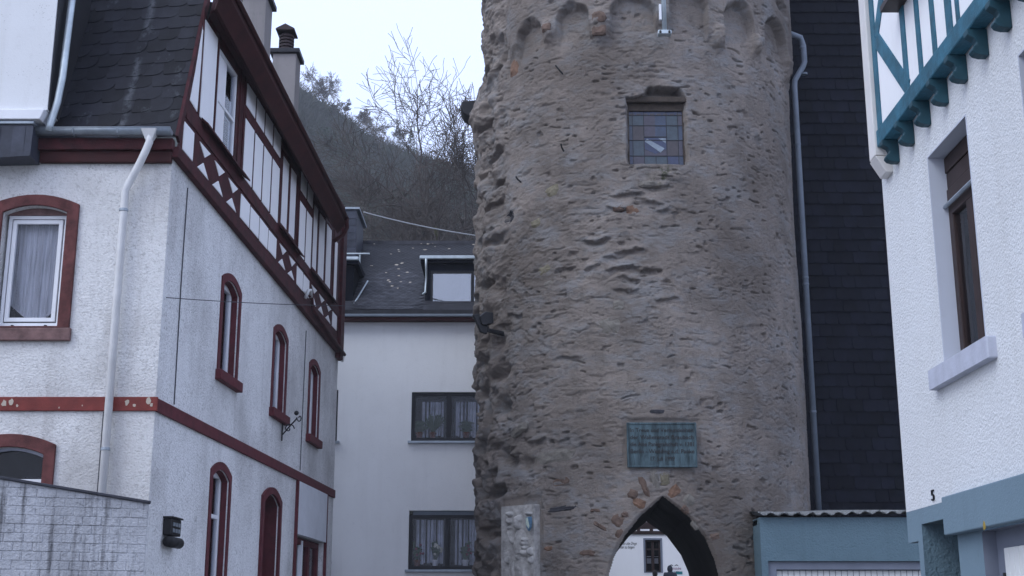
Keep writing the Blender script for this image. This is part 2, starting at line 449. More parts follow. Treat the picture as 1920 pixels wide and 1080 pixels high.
# front wall
w1o = arch(-7.06, -5.86, 5.40, 7.11, .14); w1i = arch(-6.89, -6.02, 5.42, 7.00, .10)
w2o = arch(-7.10, -5.90, 1.6, 3.85, .14); w2i = arch(-6.95, -6.05, 1.75, 3.72, .10)
wall(FF, [(-12, .2), (XC, .2), (XC, 8.0), (-12, 8.0)], [w1i, w2i], .24, 'front_wall', 'render_rough', H)
# side wall
def arch_hole(x0, x1, z0, zs, r): return arch(x0, x1, z0, zs, r, 12)
sw = [(2.80, 3.72, 5.36, 6.74, .13), (6.22, 7.14, 5.33, 6.69, .13), (9.30, 10.18, 5.29, 6.65, .13)]
lw = (2.78, 3.70, 1.7, 3.76, .13); dw = (5.92, 7.08, 1.0, 3.66, .17); shop = (8.6, 11.2, 1.0, 3.26)
holes = [arch_hole(*q) for q in sw] + [arch_hole(*lw), arch_hole(*dw), rect(*shop)]
wall(FS, [(0, .2), (LEN, .2), (LEN, 7.52), (0, 7.84)], holes, .30, 'side_wall', 'render_side', H)
MB().add([FS.w(LEN, 0, .2), FS.w(LEN, 0, 11), FS.w(LEN, -7, 11), FS.w(LEN, -7, .2)],
         [(0, 1, 2, 3)]).build('rear_wall', 'render_side', H)

# storey band, front and side, with peeled spots
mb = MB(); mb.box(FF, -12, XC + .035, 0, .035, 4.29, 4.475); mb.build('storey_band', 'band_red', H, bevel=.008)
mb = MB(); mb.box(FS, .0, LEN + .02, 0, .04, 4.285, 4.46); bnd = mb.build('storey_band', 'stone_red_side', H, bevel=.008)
random.seed(3)
for (s, z, r) in [(-6.62, 4.39, .05), (-6.53, 4.41, .045), (-6.45, 4.36, .02), (-5.02, 4.40, .04), (-4.92, 4.36, .03), (-4.74, 4.42, .05), (-4.70, 4.37, .03), (-5.9, 4.33, .015), (-5.6, 4.36, .012)]:
    k = 9; poly = [(s + r * random.uniform(.5, 1.1) * .8 * math.cos(6.283 * i / k), z + r * random.uniform(.6, 1.2) * math.sin(6.283 * i / k)) for i in range(k)]
    MB().prism(FF, poly, .033, .0385).build('peeled_patch', 'peeled', H)

# front windows: worn red stone surround, white frame, lace curtain
def front_window(o, i, zsill, z0, z1, cur, box=True):
    wdw = frame_window(FF, i[0][0] + .03, i[1][0] - .03, z0, z1, -.13, H, 'white_frame', t=.05 if box else .03, d=.07, curtain=cur)
    MB().ring(FF, o, i, 0, .05).build('surround', 'stone_red', wdw, bevel=.012)
    if not box: return wdw
    mb = MB(); mb.ring(FF, rect(i[0][0] + .095, i[1][0] - .095, z0 + .065, z1 - .065), rect(i[0][0] + .15, i[1][0] - .15, z0 + .12, z1 - .12), -.17, -.118)
    mb.build('sash', 'white_frame', wdw, bevel=.006)
    mb = MB(); mb.box(FF, i[0][0] + .02, i[1][0] - .02, -.2, -.11, z1, z1 + .10); mb.build('blind_box', 'sill_worn', wdw)
    return wdw
cut = lambda q: 5.56 + .36 * max(0, abs(q - .52) - .12)* 1.6
wd = front_window(w1o, w1i, 5.4, 5.45, 7.0, ('lace', 6.92, cut, .012))
MB().box(FF, -7.12, -5.83, 0, .07, 5.22, 5.395).build('sill', 'sill_worn', wd, bevel=.015)
for s in (-6.66, -6.22): MB().box(FF, s - .015, s + .015, -.12, -.07, 5.425, 5.46).build('stay', 'iron', wd)
mb = MB(); vs_ = []
for i in range(31): vs_.append(i)
k = 30
mb.add([p for i in range(k + 1) for p in (FF.w(-6.80 + .68 * i / k, -.27, cut(i / k) - .0), FF.w(-6.80 + .68 * i / k, -.27, cut(i / k) + .02))], [(2 * i, 2 * i + 2, 2 * i + 3, 2 * i + 1) for i in range(k)])
mb.build('curtain_hem', 'white_frame', wd)
for c_ in (-6.70, -6.45, -6.22):
    mb = MB(); k = 26; z0_, z1_ = 5.72, 6.85
    for i in range(k):
        for q in (-1, 1):
            za, zb_ = z0_ + (z1_ - z0_) * i / k, z0_ + (z1_ - z0_) * (i + 1) / k
            mb.add([FF.w(c_ + q * .045 - .006, -.262, za), FF.w(c_ + q * .045 + .006, -.262, za), FF.w(c_ - q * .045 + .006, -.262, zb_), FF.w(c_ - q * .045 - .006, -.262, zb_)], [(0, 1, 2, 3)])
    mb.build('lace_band', 'white_frame', wd, stuff=True)
wd2 = front_window(w2o, w2i, 1.7, 1.78, 3.86, ('lace', 3.3, 2.2, .012), False)
MB().ring(FF, w2i, [(s_ + (.03 if s_ < -6.5 else -.03), z_ - .03) for s_, z_ in w2i], -.13, -.09).build('arched_frame', 'sill_concrete', wd2)
MB().box(FF, -6.92, -6.08, -.16, -.115, 3.33, 3.42).build('transom', 'white_frame', wd2, bevel=.005)

# side windows: narrow arched openings in dark red surrounds
for q in sw + [lw]:
    x0, x1, z0, zs, r = q; o = arch(x0 - .12, x1 + .12, z0 - .0, zs + .09, r + .03, 12); i_ = arch(x0 - .001, x1 + .001, z0, zs, r, 12)
    wdw = frame_window(FS, x0 + .02, x1 - .02, z0 + .01, zs + r - .03, -.115, H, 'white_frame', t=.07, d=.06, hbars=((3.2,) if q is lw else ()), curtain=('net', zs - .25, z0 + .1, .015))
    MB().ring(FS, o, i_, -.02, .02).build('surround', 'stone_red_side', wdw, bevel=.01)
    MB().ring(FS, [(s, z) for s, z in i_], [(s + (.012 if s < (x0 + x1) / 2 else -.012), z + (.012 if z < zs else -.012)) for s, z in i_], -.112, -.02).build('reveal_lining', 'stone_red_side', wdw)
    if q is not lw:
        MB().box(FS, x0 - .17, x1 + .17, -.02, .10, z0 - .16, z0 - .003).build('sill', 'stone_red_side', wdw, bevel=.012)
# doorway
x0, x1, z0, zs, r = dw
mb = MB(); mb.box(FS, x0, x1, -.34, -.29, z0, zs + r); dr = mb.build('door', 'door_dark', H)
MB().ring(FS, arch(x0 - .13, x1 + .13, z0 - .1, zs + .09, r + .03, 12), arch(x0 - .001, x1 + .001, z0 - .1, zs, r, 12), -.02, .045).build('surround', 'stone_red_side', dr, bevel=.01)
MB().ring(FS, arch(x0, x1, z0, zs, r, 12), [(s + (.012 if s < (x0 + x1) / 2 else -.012), z) for s, z in arch(x0, x1, z0, zs - .012, r, 12)], -.285, -.02).build('reveal_lining', 'stone_red_side', dr)
mb = MB(); mb.ring(FS, rect(x0 + .12, x1 - .12, 1.2, 2.2), rect(x0 + .18, x1 - .18, 1.26, 2.14), -.29, -.27); mb.build('door_panel', 'timber_red', dr)
MB().box(FS, x0 + .1, x0 + .14, -.29, -.22, 2.05, 2.2).build('handle', 'iron', dr)
# shop front: white board above, dark red posts and a narrow light strip
sh = frame_window(FS, 8.62, 11.18, 1.05, 3.24, -.08, H, 'stone_red_side', t=.12, d=.12, bars=(10.25,), curtain=None, name='shop_window')
MB().box(FS, 8.52, 11.30, .0, .05, 3.27, 4.28).build('white_board', 'white_board', sh, bevel=.006)
for a_, b_ in ((8.43, 8.515), (11.305, 11.39)): MB().box(FS, a_, b_, 0, .055, 1.0, 4.283).build('post', 'stone_red_side', sh, bevel=.006)
MB().box(FS, 9.45, 9.56, -.14, -.06, 1.2, 3.2).build('mullion', 'white_frame', sh)

# surface cables on the side wall
mb = MB(); mb.tube([FS.w(.72, .012, 7.6), FS.w(.70, .012, 6.3), FS.w(.735, .012, 4.5)], .008, 6); mb.build('wall_cable', 'wire_dark', H)
mb = MB(); mb.tube([FS.w(8.75, .012, 7.3), FS.w(8.7, .012, 4.5)], .008, 6); mb.build('wall_cable', 'wire_dark', H)

# --- timbered upper storey on the side
def zB(s): return 7.80 - .026 * s
def z1(s): return 8.00 - .006 * s
def z2(s): return 8.43 - .015 * s
def z3(s): return 8.79 - .026 * s
def z4(s): return 9.76 - .014 * s
def z5(s): return 9.98 - .016 * s
def z6(s): return 10.38 - .014 * s
def edge(z): return -.05 + (z - 7.8) * .43                # the mansard's slope cuts the near end
ZTOP = 11.0
# windows of the timbered storey: (s0, s1, mullions)
tw = [(1.72, 2.80, (2.26,)), (5.98, 7.42, (6.70,)), (8.78, 11.0, (9.42, 10.2))]
whole = [(edge(7.8), zB(0)), (LEN, zB(LEN)), (LEN, ZTOP), (edge(ZTOP), ZTOP)]
th = [rect(a, b, z3(a) + .02, z6(a) - .12) for a, b, _ in tw]
wall(FS, whole, th, .16, 'timber_wall', 'timber_red', H, n=.05)
# light infill panels, each a piece between the timbers, a few millimetres proud of the dark frame sheet
def panel(poly):
    j = [(s + random.uniform(-.008, .008), z + random.uniform(-.008, .008)) for s, z in poly]
    MB().prism(FS, j, .04, .062).build('infill_panel', 'infill', H, bevel=.006)
def quad(s0, s1, f0, f1): panel([(s0, f0(s0)), (s1, f0(s1)), (s1, f1(s1)), (s0, f1(s0))])
panel([(edge(8.82) + .05, 8.82), (.78, 8.78), (edge(10.2) - .14, 10.2)])
quad(.92, 1.56, z3, lambda s: 10.30)
for s0 in (3.36, 3.985, 4.61, 5.235):
    quad(s0, s0 + .565, z3, z4); quad(s0, s0 + .565, z5, z6)
for s0 in (7.56, 8.17):
    quad(s0, s0 + .52, z3, z4); quad(s0, s0 + .52, z5, z6)
quad(11.12, 11.42, z3, lambda s: 9.9)
quad(.24, .72, z1, z2)
for s0 in (3.33, 3.965, 4.60, 5.235): quad(s0, s0 + .57, z1, z2)
for s0 in (7.53, 8.13): quad(s0, s0 + .53, z1, z2)
quad(11.12, 11.62, z1, z2)
def crosses(sa, sb, k):                                     # saltire fields: little triangles above and below the crossing braces
    w = (sb - sa) / k
    for i in range(k):
        a = sa + i * w + .03; b = a + w - .06; m = (a + b) / 2; zl, zh = z1(m), z2(m)
        panel([(a + .10, zh), (b - .06, zh), (m + .02, zl + .62 * (zh - zl))])
        panel([(a + .06, zl), (b - .10, zl), (m - .02, zl + .38 * (zh - zl))])
crosses(.86, 3.22, 3); crosses(5.93, 7.45, 2); crosses(8.75, 11.05, 3)
# proud timbers: sill beam, rails, window shelves, corner post
mb = MB(); mb.prism(FS, [(-.06, zB(0) - .02), (LEN + .06, zB(LEN) - .02), (LEN + .06, zB(LEN) + .15), (-.02, zB(0) + .15)], .0, .10); mb.build('sill_beam', 'timber_red', H, bevel=.012)
for a, b, f in [(edge(8.6), LEN, lambda s: (z2(s) + z3(s)) / 2 + .02)]:
    mb = MB(); mb.prism(FS, [(a, f(a) - .13), (b, f(b) - .10), (b, f(b) + .10), (a, f(a) + .13)], .05, .068); mb.build('rail', 'timber_red', H, bevel=.008)
for a, b in ((3.30, 5.86), (7.5, 8.72)):
    mb = MB(); mb.prism(FS, [(a, z4(a) + .01), (b, z4(b) + .01), (b, z5(b) - .01), (a, z5(a) - .01)], .05, .067); mb.build('rail', 'timber_red', H, bevel=.008)
for s in (.84, 1.64, 2.98, 3.25, 3.955, 4.58, 5.205, 5.86, 7.49, 8.12, 8.73, 11.06, 11.75):
    mb = MB(); mb.box(FS, s - .028, s + .028, .05, .066, z3(s), z6(s) + .1); mb.build('stud', 'timber_red', H, bevel=.006)
mb = MB(); mb.box(FS, LEN - .38, LEN + .02, .0, .12, zB(LEN) - .12, 10.6); mb.build('corner_post', 'timber_red', H, bevel=.015)
for a, b, bars in tw:
    first = a < 3
    ed = [a + .07] + list(bars if not first else ()) + [b - .07]
    for q in range(len(ed) - 1):
        l_, r_ = (ed[q] + .07, ed[q + 1] - .07) if not first else (a + .1, a + .50)
        MB().box(FS, l_, r_, .024, .030, z3(a) + .09, z6(a) - .20).build('blind', 'curtain_white', H)
    wdw = frame_window(FS, a + .03, b - .03, z3(a) + .03, z6(a) - .14, .047, H, 'white_frame' if first else 'timber_red', t=.055 if first else .085, d=.07, bars=() if first else bars, hbars=(9.40,) if first else (), curtain=('net' if first else 'curtain_white', 9.98, z3(a) + .12, .02))
    mb = MB(); za, zb_ = z3(a) - .03, z3(b) - .04
    p = [FS.w(a - .72 if a < 3 else a - .1, n, (za if a < 3 else za) + dz) for n, dz in ((.06, .02), (.06, .07), (.17, -.03), (.17, -.06))] + [FS.w(b + .62 if a < 3 else b + .2, n, zb_ + dz) for n, dz in ((.06, .02), (.06, .07), (.17, -.03), (.17, -.06))]
    mb.add(p, [(0, 1, 5, 4), (1, 2, 6, 5), (2, 3, 7, 6), (3, 0, 4, 7), (0, 1, 2, 3), (4, 5, 6, 7)]); mb.build('sill_shelf', 'timber_red', wdw)
# pipe along the sill beam with a pale elbow at its start
mb = MB(); mb.tube([FS.w(8.35, .14, 7.92), FS.w(8.5, .16, 7.90), FS.w(8.62, .15, 7.72), FS.w(LEN, .15, 7.50)], .035, 8); mb.build('beam_pipe', 'timber_red', H, smooth=True)
mb = MB(); mb.tube([FS.w(8.15, .10, 7.82), FS.w(8.15, .16, 7.98), FS.w(8.30, .17, 8.02), FS.w(8.40, .16, 7.90)], .035, 8); mb.build('pipe_elbow', 'pvc_cream', H, smooth=True)
mb = MB(); mb.tube([FS.w(LEN - .02, .10, 7.46), FS.w(LEN - .02, .10, 7.34)], [.05, .03], 8); mb.build('pipe_end', 'pvc_cream', H, smooth=True)

# --- eaves: deep dark red soffit and gutter board, roof above
e0 = FS.hit(446, 0, .5); e1 = FS.hit(650, 408, .5)
ez = lambda s: e0[1] + (e1[1] - e0[1]) * (s - e0[0]) / (e1[0] - e0[0])
sA = edge(11.2); sB = e1[0] + .05
mb = MB(); p = []
for near, s in ((1, sA), (0, sB)):
    for n_, z_, k_ in ((.05, z6(s) + .06, 1.08), (.16, z6(s) + .10, .95), (.30, ez(s) - .34, .6), (.47, ez(s) - .13, .3), (.47, ez(s), .3), (.05, ez(s) + .02, 1.3)):
        ss = k_ if near else s; p.append(FS.w(ss, n_, z_ if not near else (z_ if n_ < .3 else z_ + ez(k_) - ez(sA))))
mb.add(p, [(i, (i + 1) % 6, (i + 1) % 6 + 6, i + 6) for i in range(6)] + [tuple(range(6)), tuple(range(6, 12))]); mb.build('eaves_soffit', 'timber_soffit', H)
mb = MB(); k = 8
pp = [FS.w(s, .50 + .045 * math.cos(q * math.pi / k), ez(s) - .045 * math.sin(q * math.pi / k)) for s in (.3, sB + .03) for q in range(k + 1)]
mb.add(pp, [(i, i + 1, i + k + 2, i + k + 1) for i in range(k)]); mb.build('side_gutter', 'timber_soffit', H, smooth=True)
mb = MB(); mb.tube([FS.w(sB - .05, .5, ez(sB) - .02), FS.w(sB + .02, .50, ez(sB) - .2), FS.w(sB - .0, .42, ez(sB) - .38), FS.w(sB - .02, .22, ez(sB) - .52)], .045, 10); mb.build('gutter_outlet', 'timber_soffit', H, smooth=True)
rf = MB().add([FS.w(sA, .5, ez(sA) + .02), FS.w(sB, .5, ez(sB) + .02), FS.w(sB, -3.6, 12.2), FS.w(sA + .6, -3.6, 12.4), FS.w(sA + .6, -7.5, 11.2), FS.w(sB, -7.5, 11.0)],
              [(0, 1, 2, 3), (3, 2, 5, 4)]).build('roof', 'slate_old', H)

# --- mansard front with rising courses of rounded slates
MS = math.atan2(2.5, 1.075); ey = Vector((0, math.cos(MS), math.sin(MS))); en = Vector((0, -math.sin(MS), math.cos(MS))); ex = Vector((1, 0, 0))
mo = Vector((0, 16.93, 8.06)); L = 3.6
man = MB().add([mo + ex * x + ey * y - en * .002 for x, y in ((-12, 0), (XC + .05, 0), (XC + .05, L), (-12, L))], [(0, 1, 2, 3)]).build('mansard_roof', 'slate_old', H)
shape = [(-.02, .36), (-.02, .03), (.0, .0), (.15, .0), (.215, .022), (.265, .075), (.29, .15), (.295, .36)]
spots = [(-7.0 + i * .275 + .137 * (j % 2) + random.uniform(-.03, .03), .02 + j * .245) for j in range(-1, 20) for i in range(0, 12)]
tile_field('slate', man, 'slate_old', mo, ex, ey, en, [(-6.9, 0.01), (XC + .06, 0.01), (XC + .06, L), (-6.9, L)], shape, [(x, y + .75) for x, y in spots], .013, .007, .003, rot=R(6), limit=280)
# flashing strip of bluish slates above the gutter
tile_field('slate', man, 'slate_blue', mo + en * .022, ex, ey, en, [(-6.45, -.04), (-5.05, -.04), (-5.05, .12), (-6.45, .09)], [(0, 0), (.3, 0), (.3, .2), (0, .2)], [(-6.9 + i * .3, -.05) for i in range(8)], .01, .006, .003, limit=20)
mb = MB(); mb.add([mo + ex * (XC + .05) + en * .05, mo + ex * (XC + .09) + en * .03, mo + ex * (XC + .09) + ey * L + en * .03, mo + ex * (XC + .05) + ey * L + en * .05, mo + ex * (XC + .05) - en * .1, mo + ex * (XC + .09) - en * .1, mo + ex * (XC + .09) + ey * L - en * .1, mo + ex * (XC + .05) + ey * L - en * .1],
               [(0, 1, 2, 3), (0, 3, 7, 4), (1, 5, 6, 2), (0, 4, 5, 1)]); mb.build('verge_board', 'timber_red', man)

# --- front gutter, fascia, downpipe
def half_pipe(x0, x1, y, z, r, k=10):
    mb = MB(); p = [Vector((x, y + c * r * math.cos(math.pi * q / k), z - c * r * math.sin(math.pi * q / k))) for c in (1, .93) for x in (x0, x1) for q in range(k + 1)]
    m = k + 1; fs = [(i, i + 1, i + m + 1, i + m) for i in range(k)] + [(i + 2 * m, i + 1 + 2 * m, i + 3 * m + 1, i + 3 * m) for i in range(k)]
    fs += [(0, m, 3 * m, 2 * m), (k, m + k, 3 * m + k, 2 * m + k)] + [(i + m, i + m + 1, i + 3 * m + 1, i + 3 * m) for i in range(k)] + [(i, i + 1, i + 2 * m + 1, i + 2 * m) for i in range(k)]
    mb.add(p, fs); mb.add([p[q] for q in range(m)], [tuple(range(m))]); mb.add([p[m + q] for q in range(m)], [tuple(range(m))]); return mb
g = half_pipe(-6.56, XC + .03, 16.78, 8.115, .082); g.tube([(-6.56, 16.70, 8.118), (XC + .03, 16.70, 8.118)], .010, 6); g.build('front_gutter', 'zinc', H, smooth=True)
mb = MB()
for x in (-5.95, -5.35): mb.tube([(x, 16.695, 8.115), (x, 16.715, 8.05), (x, 16.78, 8.028), (x, 16.93, 8.1)], .009, 6)
mb.build('gutter_bracket', 'zinc', H)
mb = MB(); mb.box(FF, -6.5, XC + .03, .0, .14, 7.865, 8.03); mb.build('fascia_board', 'timber_red', H, bevel=.01)
mb = MB(); mb.box(FF, -6.45, XC + .01, .0, .08, 7.70, 7.862); mb.build('fascia_board', 'timber_soffit', H, bevel=.012)
hp = onY(280, 262, 16.75); b1 = onY(262, 310, 16.78); b2 = onY(236, 352, 16.86); bt = onY(188, 935, 16.86)
px = (b2.x + bt.x) / 2
mb = MB(); mb.tube([(hp.x, 16.75, 8.06), (hp.x, 16.76, 7.93), (hp.x - .04, 16.77, 7.82), (b1.x, 16.8, 7.66), (px + .08, 16.86, 7.45), (px, 16.88, 7.28), (px, 16.88, 1.0)], .052, 14)
dp = mb.build('downpipe', 'pvc_cream', H, smooth=True)
mb = MB(); mb.add([Vector((hp.x + x, 16.76 + y, z)) for z, k in ((8.10, 1), (7.95, .45)) for x, y in ((-.11 * k, -.085 * k - .0), (.11 * k, -.085 * k), (.11 * k, .085 * k), (-.11 * k, .085 * k))], [(0, 1, 5, 4), (1, 2, 6, 5), (2, 3, 7, 6), (3, 0, 4, 7), (4, 5, 6, 7)])
mb.build('rainwater_hopper', 'pvc_cream', dp, bevel=.01)
for z in (7.0, 3.78):
    mb = MB(); mb.lathe((px, 16.88, z), [(.056, -.02), (.062, -.015), (.062, .015), (.056, .02)], 14); mb.box(FF, px - .01, px + .01, .0, .08, z - .012, z + .012); mb.build('pipe_clip', 'zinc', dp)
mb = MB(); mb.tube([(px - .085, 16.975, 4.28), (px - .085, 16.975, 1.0)], .014, 6); mb.build('wall_cable', 'wire_dark', H)

# --- projecting bay at the left edge: white gable wall, metal ledge, slate skirt, rising pipe
FB = Fr((0, 16.62), (1, 0), (0, -1))
bay = MB(); bay.box(FB, -9.5, -6.29, -1.3, 0, 8.34, 12.4); bay = bay.build('bay_wall', 'render_bay', H)
mb = MB(); mb.prism(FB, [(-9.5, 8.185), (-6.36, 8.185), (-6.30, 8.33), (-9.5, 8.33)], -.4, .06); mb.build('ledge', 'white_frame', bay, bevel=.01)
mb = MB(); mb.box(FB, -9.5, -6.44, -.34, .03, 8.125, 8.18); mb.build('ledge_gutter', 'zinc', bay, bevel=.015)
mb = MB(); mb.prism(FB, [(-9.5, 7.60), (-6.46, 7.68), (-6.46, 8.12), (-9.5, 8.12)], -.36, .0); sk = mb.build('skirt', 'slate_blue', bay)
tile_field('slate', sk, 'slate_blue', Vector((0, 16.615, 0)), Vector((1, 0, 0)), Vector((0, 0, 1)), Vector((0, -1, 0)), [(-7.4, 7.62), (-6.455, 7.68), (-6.455, 8.12), (-7.4, 8.12)], [(0, 0), (.15, .0), (.17, .03), (.17, .5), (0, .5)], [(-7.4 + i * .17, 7.6) for i in range(6)], .01, .006, .003, limit=20)
# lead strip and pipe climbing beside the bay
c0 = onY(92, 243, 16.75); c1 = onY(110, 190, 16.85); c2 = onY(120, 140, 16.95); c3 = onY(137, -5, 17.3)
c0, c1, c2, c3 = onY(92, 238, 16.72), onY(108, 190, 16.72), onY(117, 145, 16.74), onY(136, -8, 16.9)
mb = MB(); mb.tube([c0 + Vector((0, 0, -.06)), c0 + Vector((.01, 0, .03)), c1, c2, c3, c3 + Vector((.03, .2, 1.0))], .05, 12); mb.build('bay_downpipe', 'zinc_pale', H, smooth=True)
MB().box(Fr((-6.286, 16.64), (0, 1), (1, 0)), 0, 1.27, 0, .014, 8.36, 12.3).build('bay_cheek', 'lead', bay)

# --- chimneys
def chimney(u0, u1, vtop, Y, base, cap, side):
    p0 = onY(u0, vtop, Y); p1 = onY(u1, vtop, Y); fr = Fr((0, Y), (1, 0), (0, -1))
    mb = MB(); mb.box(fr, p0.x, p1.x, -side, 0, base, p0.z); ch = mb.build('chimney', 'chimney_render', rf, bevel=.015)
    mb = MB(); mb.box(fr, p0.x - .07, p1.x + .07, -side - .07, .07, p0.z + .002, p0.z + cap); mb.build('chimney_cap', 'slate_roof', rf, bevel=.01)
    return p0, p1, fr
p0, p1, fr = chimney(455, 500, -8, 22.5, 10.5, .1, .62)
p0, p1, fr = chimney(512, 556, 100, 26.0, 10.5, .10, .55)
cx_, cz = (p0.x + p1.x) / 2 - .02, p0.z + .10; cy = 26.25
prof = [(.15, 0), (.15, .05)]
for i in range(5): prof += [(.165, .06 + i * .075), (.165, .10 + i * .075), (.135, .105 + i * .075), (.135, .128 + i * .075)]
mb = MB(); mb.lathe((cx_, cy, cz), prof, 18); mb.build('chimney_pot', 'terracotta_dark', rf)
mb = MB(); fr2 = Fr((0, 26.0), (1, 0), (0, -1)); mb.prism(fr2, [(cx_ - .2, cz + .46), (cx_ + .2, cz + .46), (cx_ + .2, cz + .49), (cx_, cz + .60), (cx_ - .2, cz + .49)], -.48, .0); mb.build('pot_hood', 'terracotta_dark', rf)

# ------------------------------------------------------------------ painted brick wall in front of the house
FBk = Fr((-4.55, 16.62), (-.93, -.37), (.37, -.93))
bw = thing('brick_wall', FBk.w(.9, 0, .6), 'white painted brick garden wall with dark sloping coping and sooty streaks', 'wall')
def btop(s): return 3.06 + .135 * s
MB().prism(FBk, [(0, .4), (2.9, .4), (2.9, btop(2.9)), (0, btop(0))], -.24, -.007).build('wall_core', 'brick_paint', bw)
mb = MB(); mb.prism(FBk, [(-.02, btop(0)), (2.9, btop(2.9)), (2.9, btop(2.9) + .035), (-.02, btop(0) + .035)], -.27, .03); mb.build('coping', 'slate_roof', bw, bevel=.008)
random.seed(12); shared = {}
j = 0; bh, bl = .108, .222
while j < 14:
    z0 = 3.06 + .36 - (j + 1) * bh; s = -.0 - (bl / 2 if j % 2 else 0)
    while s < 2.5:
        poly = clip_poly([(s + random.uniform(.001, .006), z0 + random.uniform(.001, .006)), (s + bl - random.uniform(.001, .006), z0 + random.uniform(.001, .006)), (s + bl - random.uniform(.001, .006), z0 + bh - random.uniform(.001, .006)), (s + random.uniform(.001, .006), z0 + bh - random.uniform(.001, .006))], [(0, .4), (2.5, .4), (2.5, btop(2.5) - .004), (0, btop(0) - .004)])
        if len(poly) >= 3 and area(poly) > .002:
            d = random.uniform(-.003, .006)
            MB().prism(FBk, poly, -.03, d).build('brick', 'brick_paint', bw, bevel=.007)
        s += bl
    j += 1

# ------------------------------------------------------------------ fittings on the house
lm = thing('wall_box', FS.w(.86, .1, 2.6), 'black cast letter box with a rounded base on the white side wall', 'letter box')
k_ = FS.hit(302, 970, .08); s0 = .62
MB().box(FS, s0, s0 + .42, .0, .12, 2.74, 2.96).build('box_body', 'iron', lm, bevel=.015)
MB().box(FS, s0 - .02, s0 + .44, .0, .14, 2.962, 2.985).build('box_lid', 'iron', lm, bevel=.006)
mb = MB(); mb.tube([FS.w(s0 - .03, .09, 2.655), FS.w(s0 + .46, .09, 2.655)], .072, 14); mb.build('paper_roll', 'iron', lm, smooth=True)
mb = MB()
for q in range(3):
    for r_ in range(2): mb.box(FS, s0 + .06 + q * .11, s0 + .13 + q * .11, .12, .13, 2.78 + r_ * .08, 2.83 + r_ * .08)
mb.build('box_ornament', 'zinc', lm)
br = thing('sign_bracket', FS.w(7.1, .04, 4.95), 'black wrought iron scroll bracket below the middle side window', 'bracket')
mb = MB()
pts = [FS.w(7.0, .03 + .27 * t, 4.96 + .08 * math.sin(t * 3) + .30 * t * t) for t in [i / 12 for i in range(13)]]
mb.tube(pts, .014, 6); mb.build('arm', 'iron', br)
mb = MB(); mb.tube([FS.w(7.0, .15 + (.105 - .008 * i) * math.cos(i * .55), 5.07 + (.105 - .008 * i) * math.sin(i * .55)) for i in range(13)], .012, 6); mb.build('scroll', 'iron', br)
mb = MB(); mb.tube([FS.w(7.0, .34 + (.05 - .0038 * i) * math.cos(i * .6 + 3), 5.27 + (.08 - .006 * i) * math.sin(i * .6 + 3)) for i in range(12)], .011, 6); mb.build('scroll', 'iron', br)
mb = MB(); mb.ball(FS.w(7.0, .28, 5.36), .045, 6); mb.build('finial', 'iron', br, smooth=True)
mb = MB(); mb.tube([FS.w(7.0, .03, 4.85), FS.w(7.0, .03, 5.25)], .014, 6); mb.build('wall_bar', 'iron', br)

# ================================================================== MIDDLE: PLAIN WHITE HOUSE BEHIND
FW = Fr((0, 32.0), (1, 0), (0, -1))
WH = thing('white_house', (-2.5, 34, slopez(32)), 'plain white rendered house with dark window frames and slate roof with two dormers', 'house')
mat_plain('net_fold', (.62, .66, .74), .9, .25, 5)
def hang(w_, x0, x1, z0, z1, seed):                        # net curtain drawn in vertical folds, dark room showing between them
    rng = random.Random(seed); x = x0 + rng.uniform(.0, .12); mb = MB()
    while x < x1 - .03:
        wd_ = rng.uniform(.03, .085); e = min(x + wd_, x1); n_ = -.26 - rng.uniform(0, .04); zb_ = z0 + rng.uniform(-.02, .05)
        mb.add([FW.w(x, n_ - .03, zb_), FW.w((x + e) / 2, n_ + .02, zb_ - .01), FW.w(e, n_ - .03, zb_), FW.w(x, n_ - .03, z1), FW.w((x + e) / 2, n_ + .02, z1), FW.w(e, n_ - .03, z1)], [(0, 1, 4, 3), (1, 2, 5, 4)])
        x = e + rng.choice((.004, .008, .02, .04))
    mb.build('curtain', 'net_fold', w_, stuff=True)
wins = [(-2.47, .05, 5.93, 7.14), (-2.48, .05, 2.86, 4.25), (-5.9, -4.28, 5.93, 7.20), (-6.0, -4.38, 3.05, 4.27)]
wall(FW, [(-7.5, 1.0), (.9, 1.0), (.9, 8.97), (-7.5, 8.97)], [rect(*w) for w in wins], .2, 'front_wall', 'render_clean', WH)
for i, (a, b, c, d) in enumerate(wins):
    m_ = -1.55 if i < 2 else (a + b) / 2
    wdw = frame_window(FW, a + .002, b - .002, c + .002, d - (.10 if i == 1 else .002), -.05, WH, 'dark_frame', t=.085, d=.08, bars=(m_,), curtain=None, glass='glass_clear', room=.9)
    hang(wdw, a + .14, m_ - .1, c + .13, d - .2, i); hang(wdw, m_ + .1, b - .14, c + .13, d - .2, i + 9)
    MB().box(FW, a - .07, b + .07, -.05, .09, c - .06, c - .004).build('sill', 'zinc' if i != 3 else 'dark_frame', wdw, bevel=.006)
    if i == 1: MB().box(FW, a + .09, b - .09, -.12, -.06, d - .098, d - .006).build('blind_box', 'pipe_grey', wdw)
mb = MB(); mb.box(FW, -7.5, .9, 0, .28, 8.90, 8.972); mb.build('eaves_board', 'timber_soffit', WH)
mb = MB(); mb.box(FW, -7.5, .9, .0, .34, 8.975, 9.045); mb.build('gutter', 'pipe_grey', WH, bevel=.02)
RS = math.atan2(12.0 - 9.1, 35.5 - 31.7); r_ey = Vector((0, math.cos(RS), math.sin(RS))); r_en = Vector((0, -math.sin(RS), math.cos(RS))); r_ex = Vector((1, 0, 0))
ro = Vector((0, 31.70, 9.10)); RL = math.hypot(2.9, 3.8)
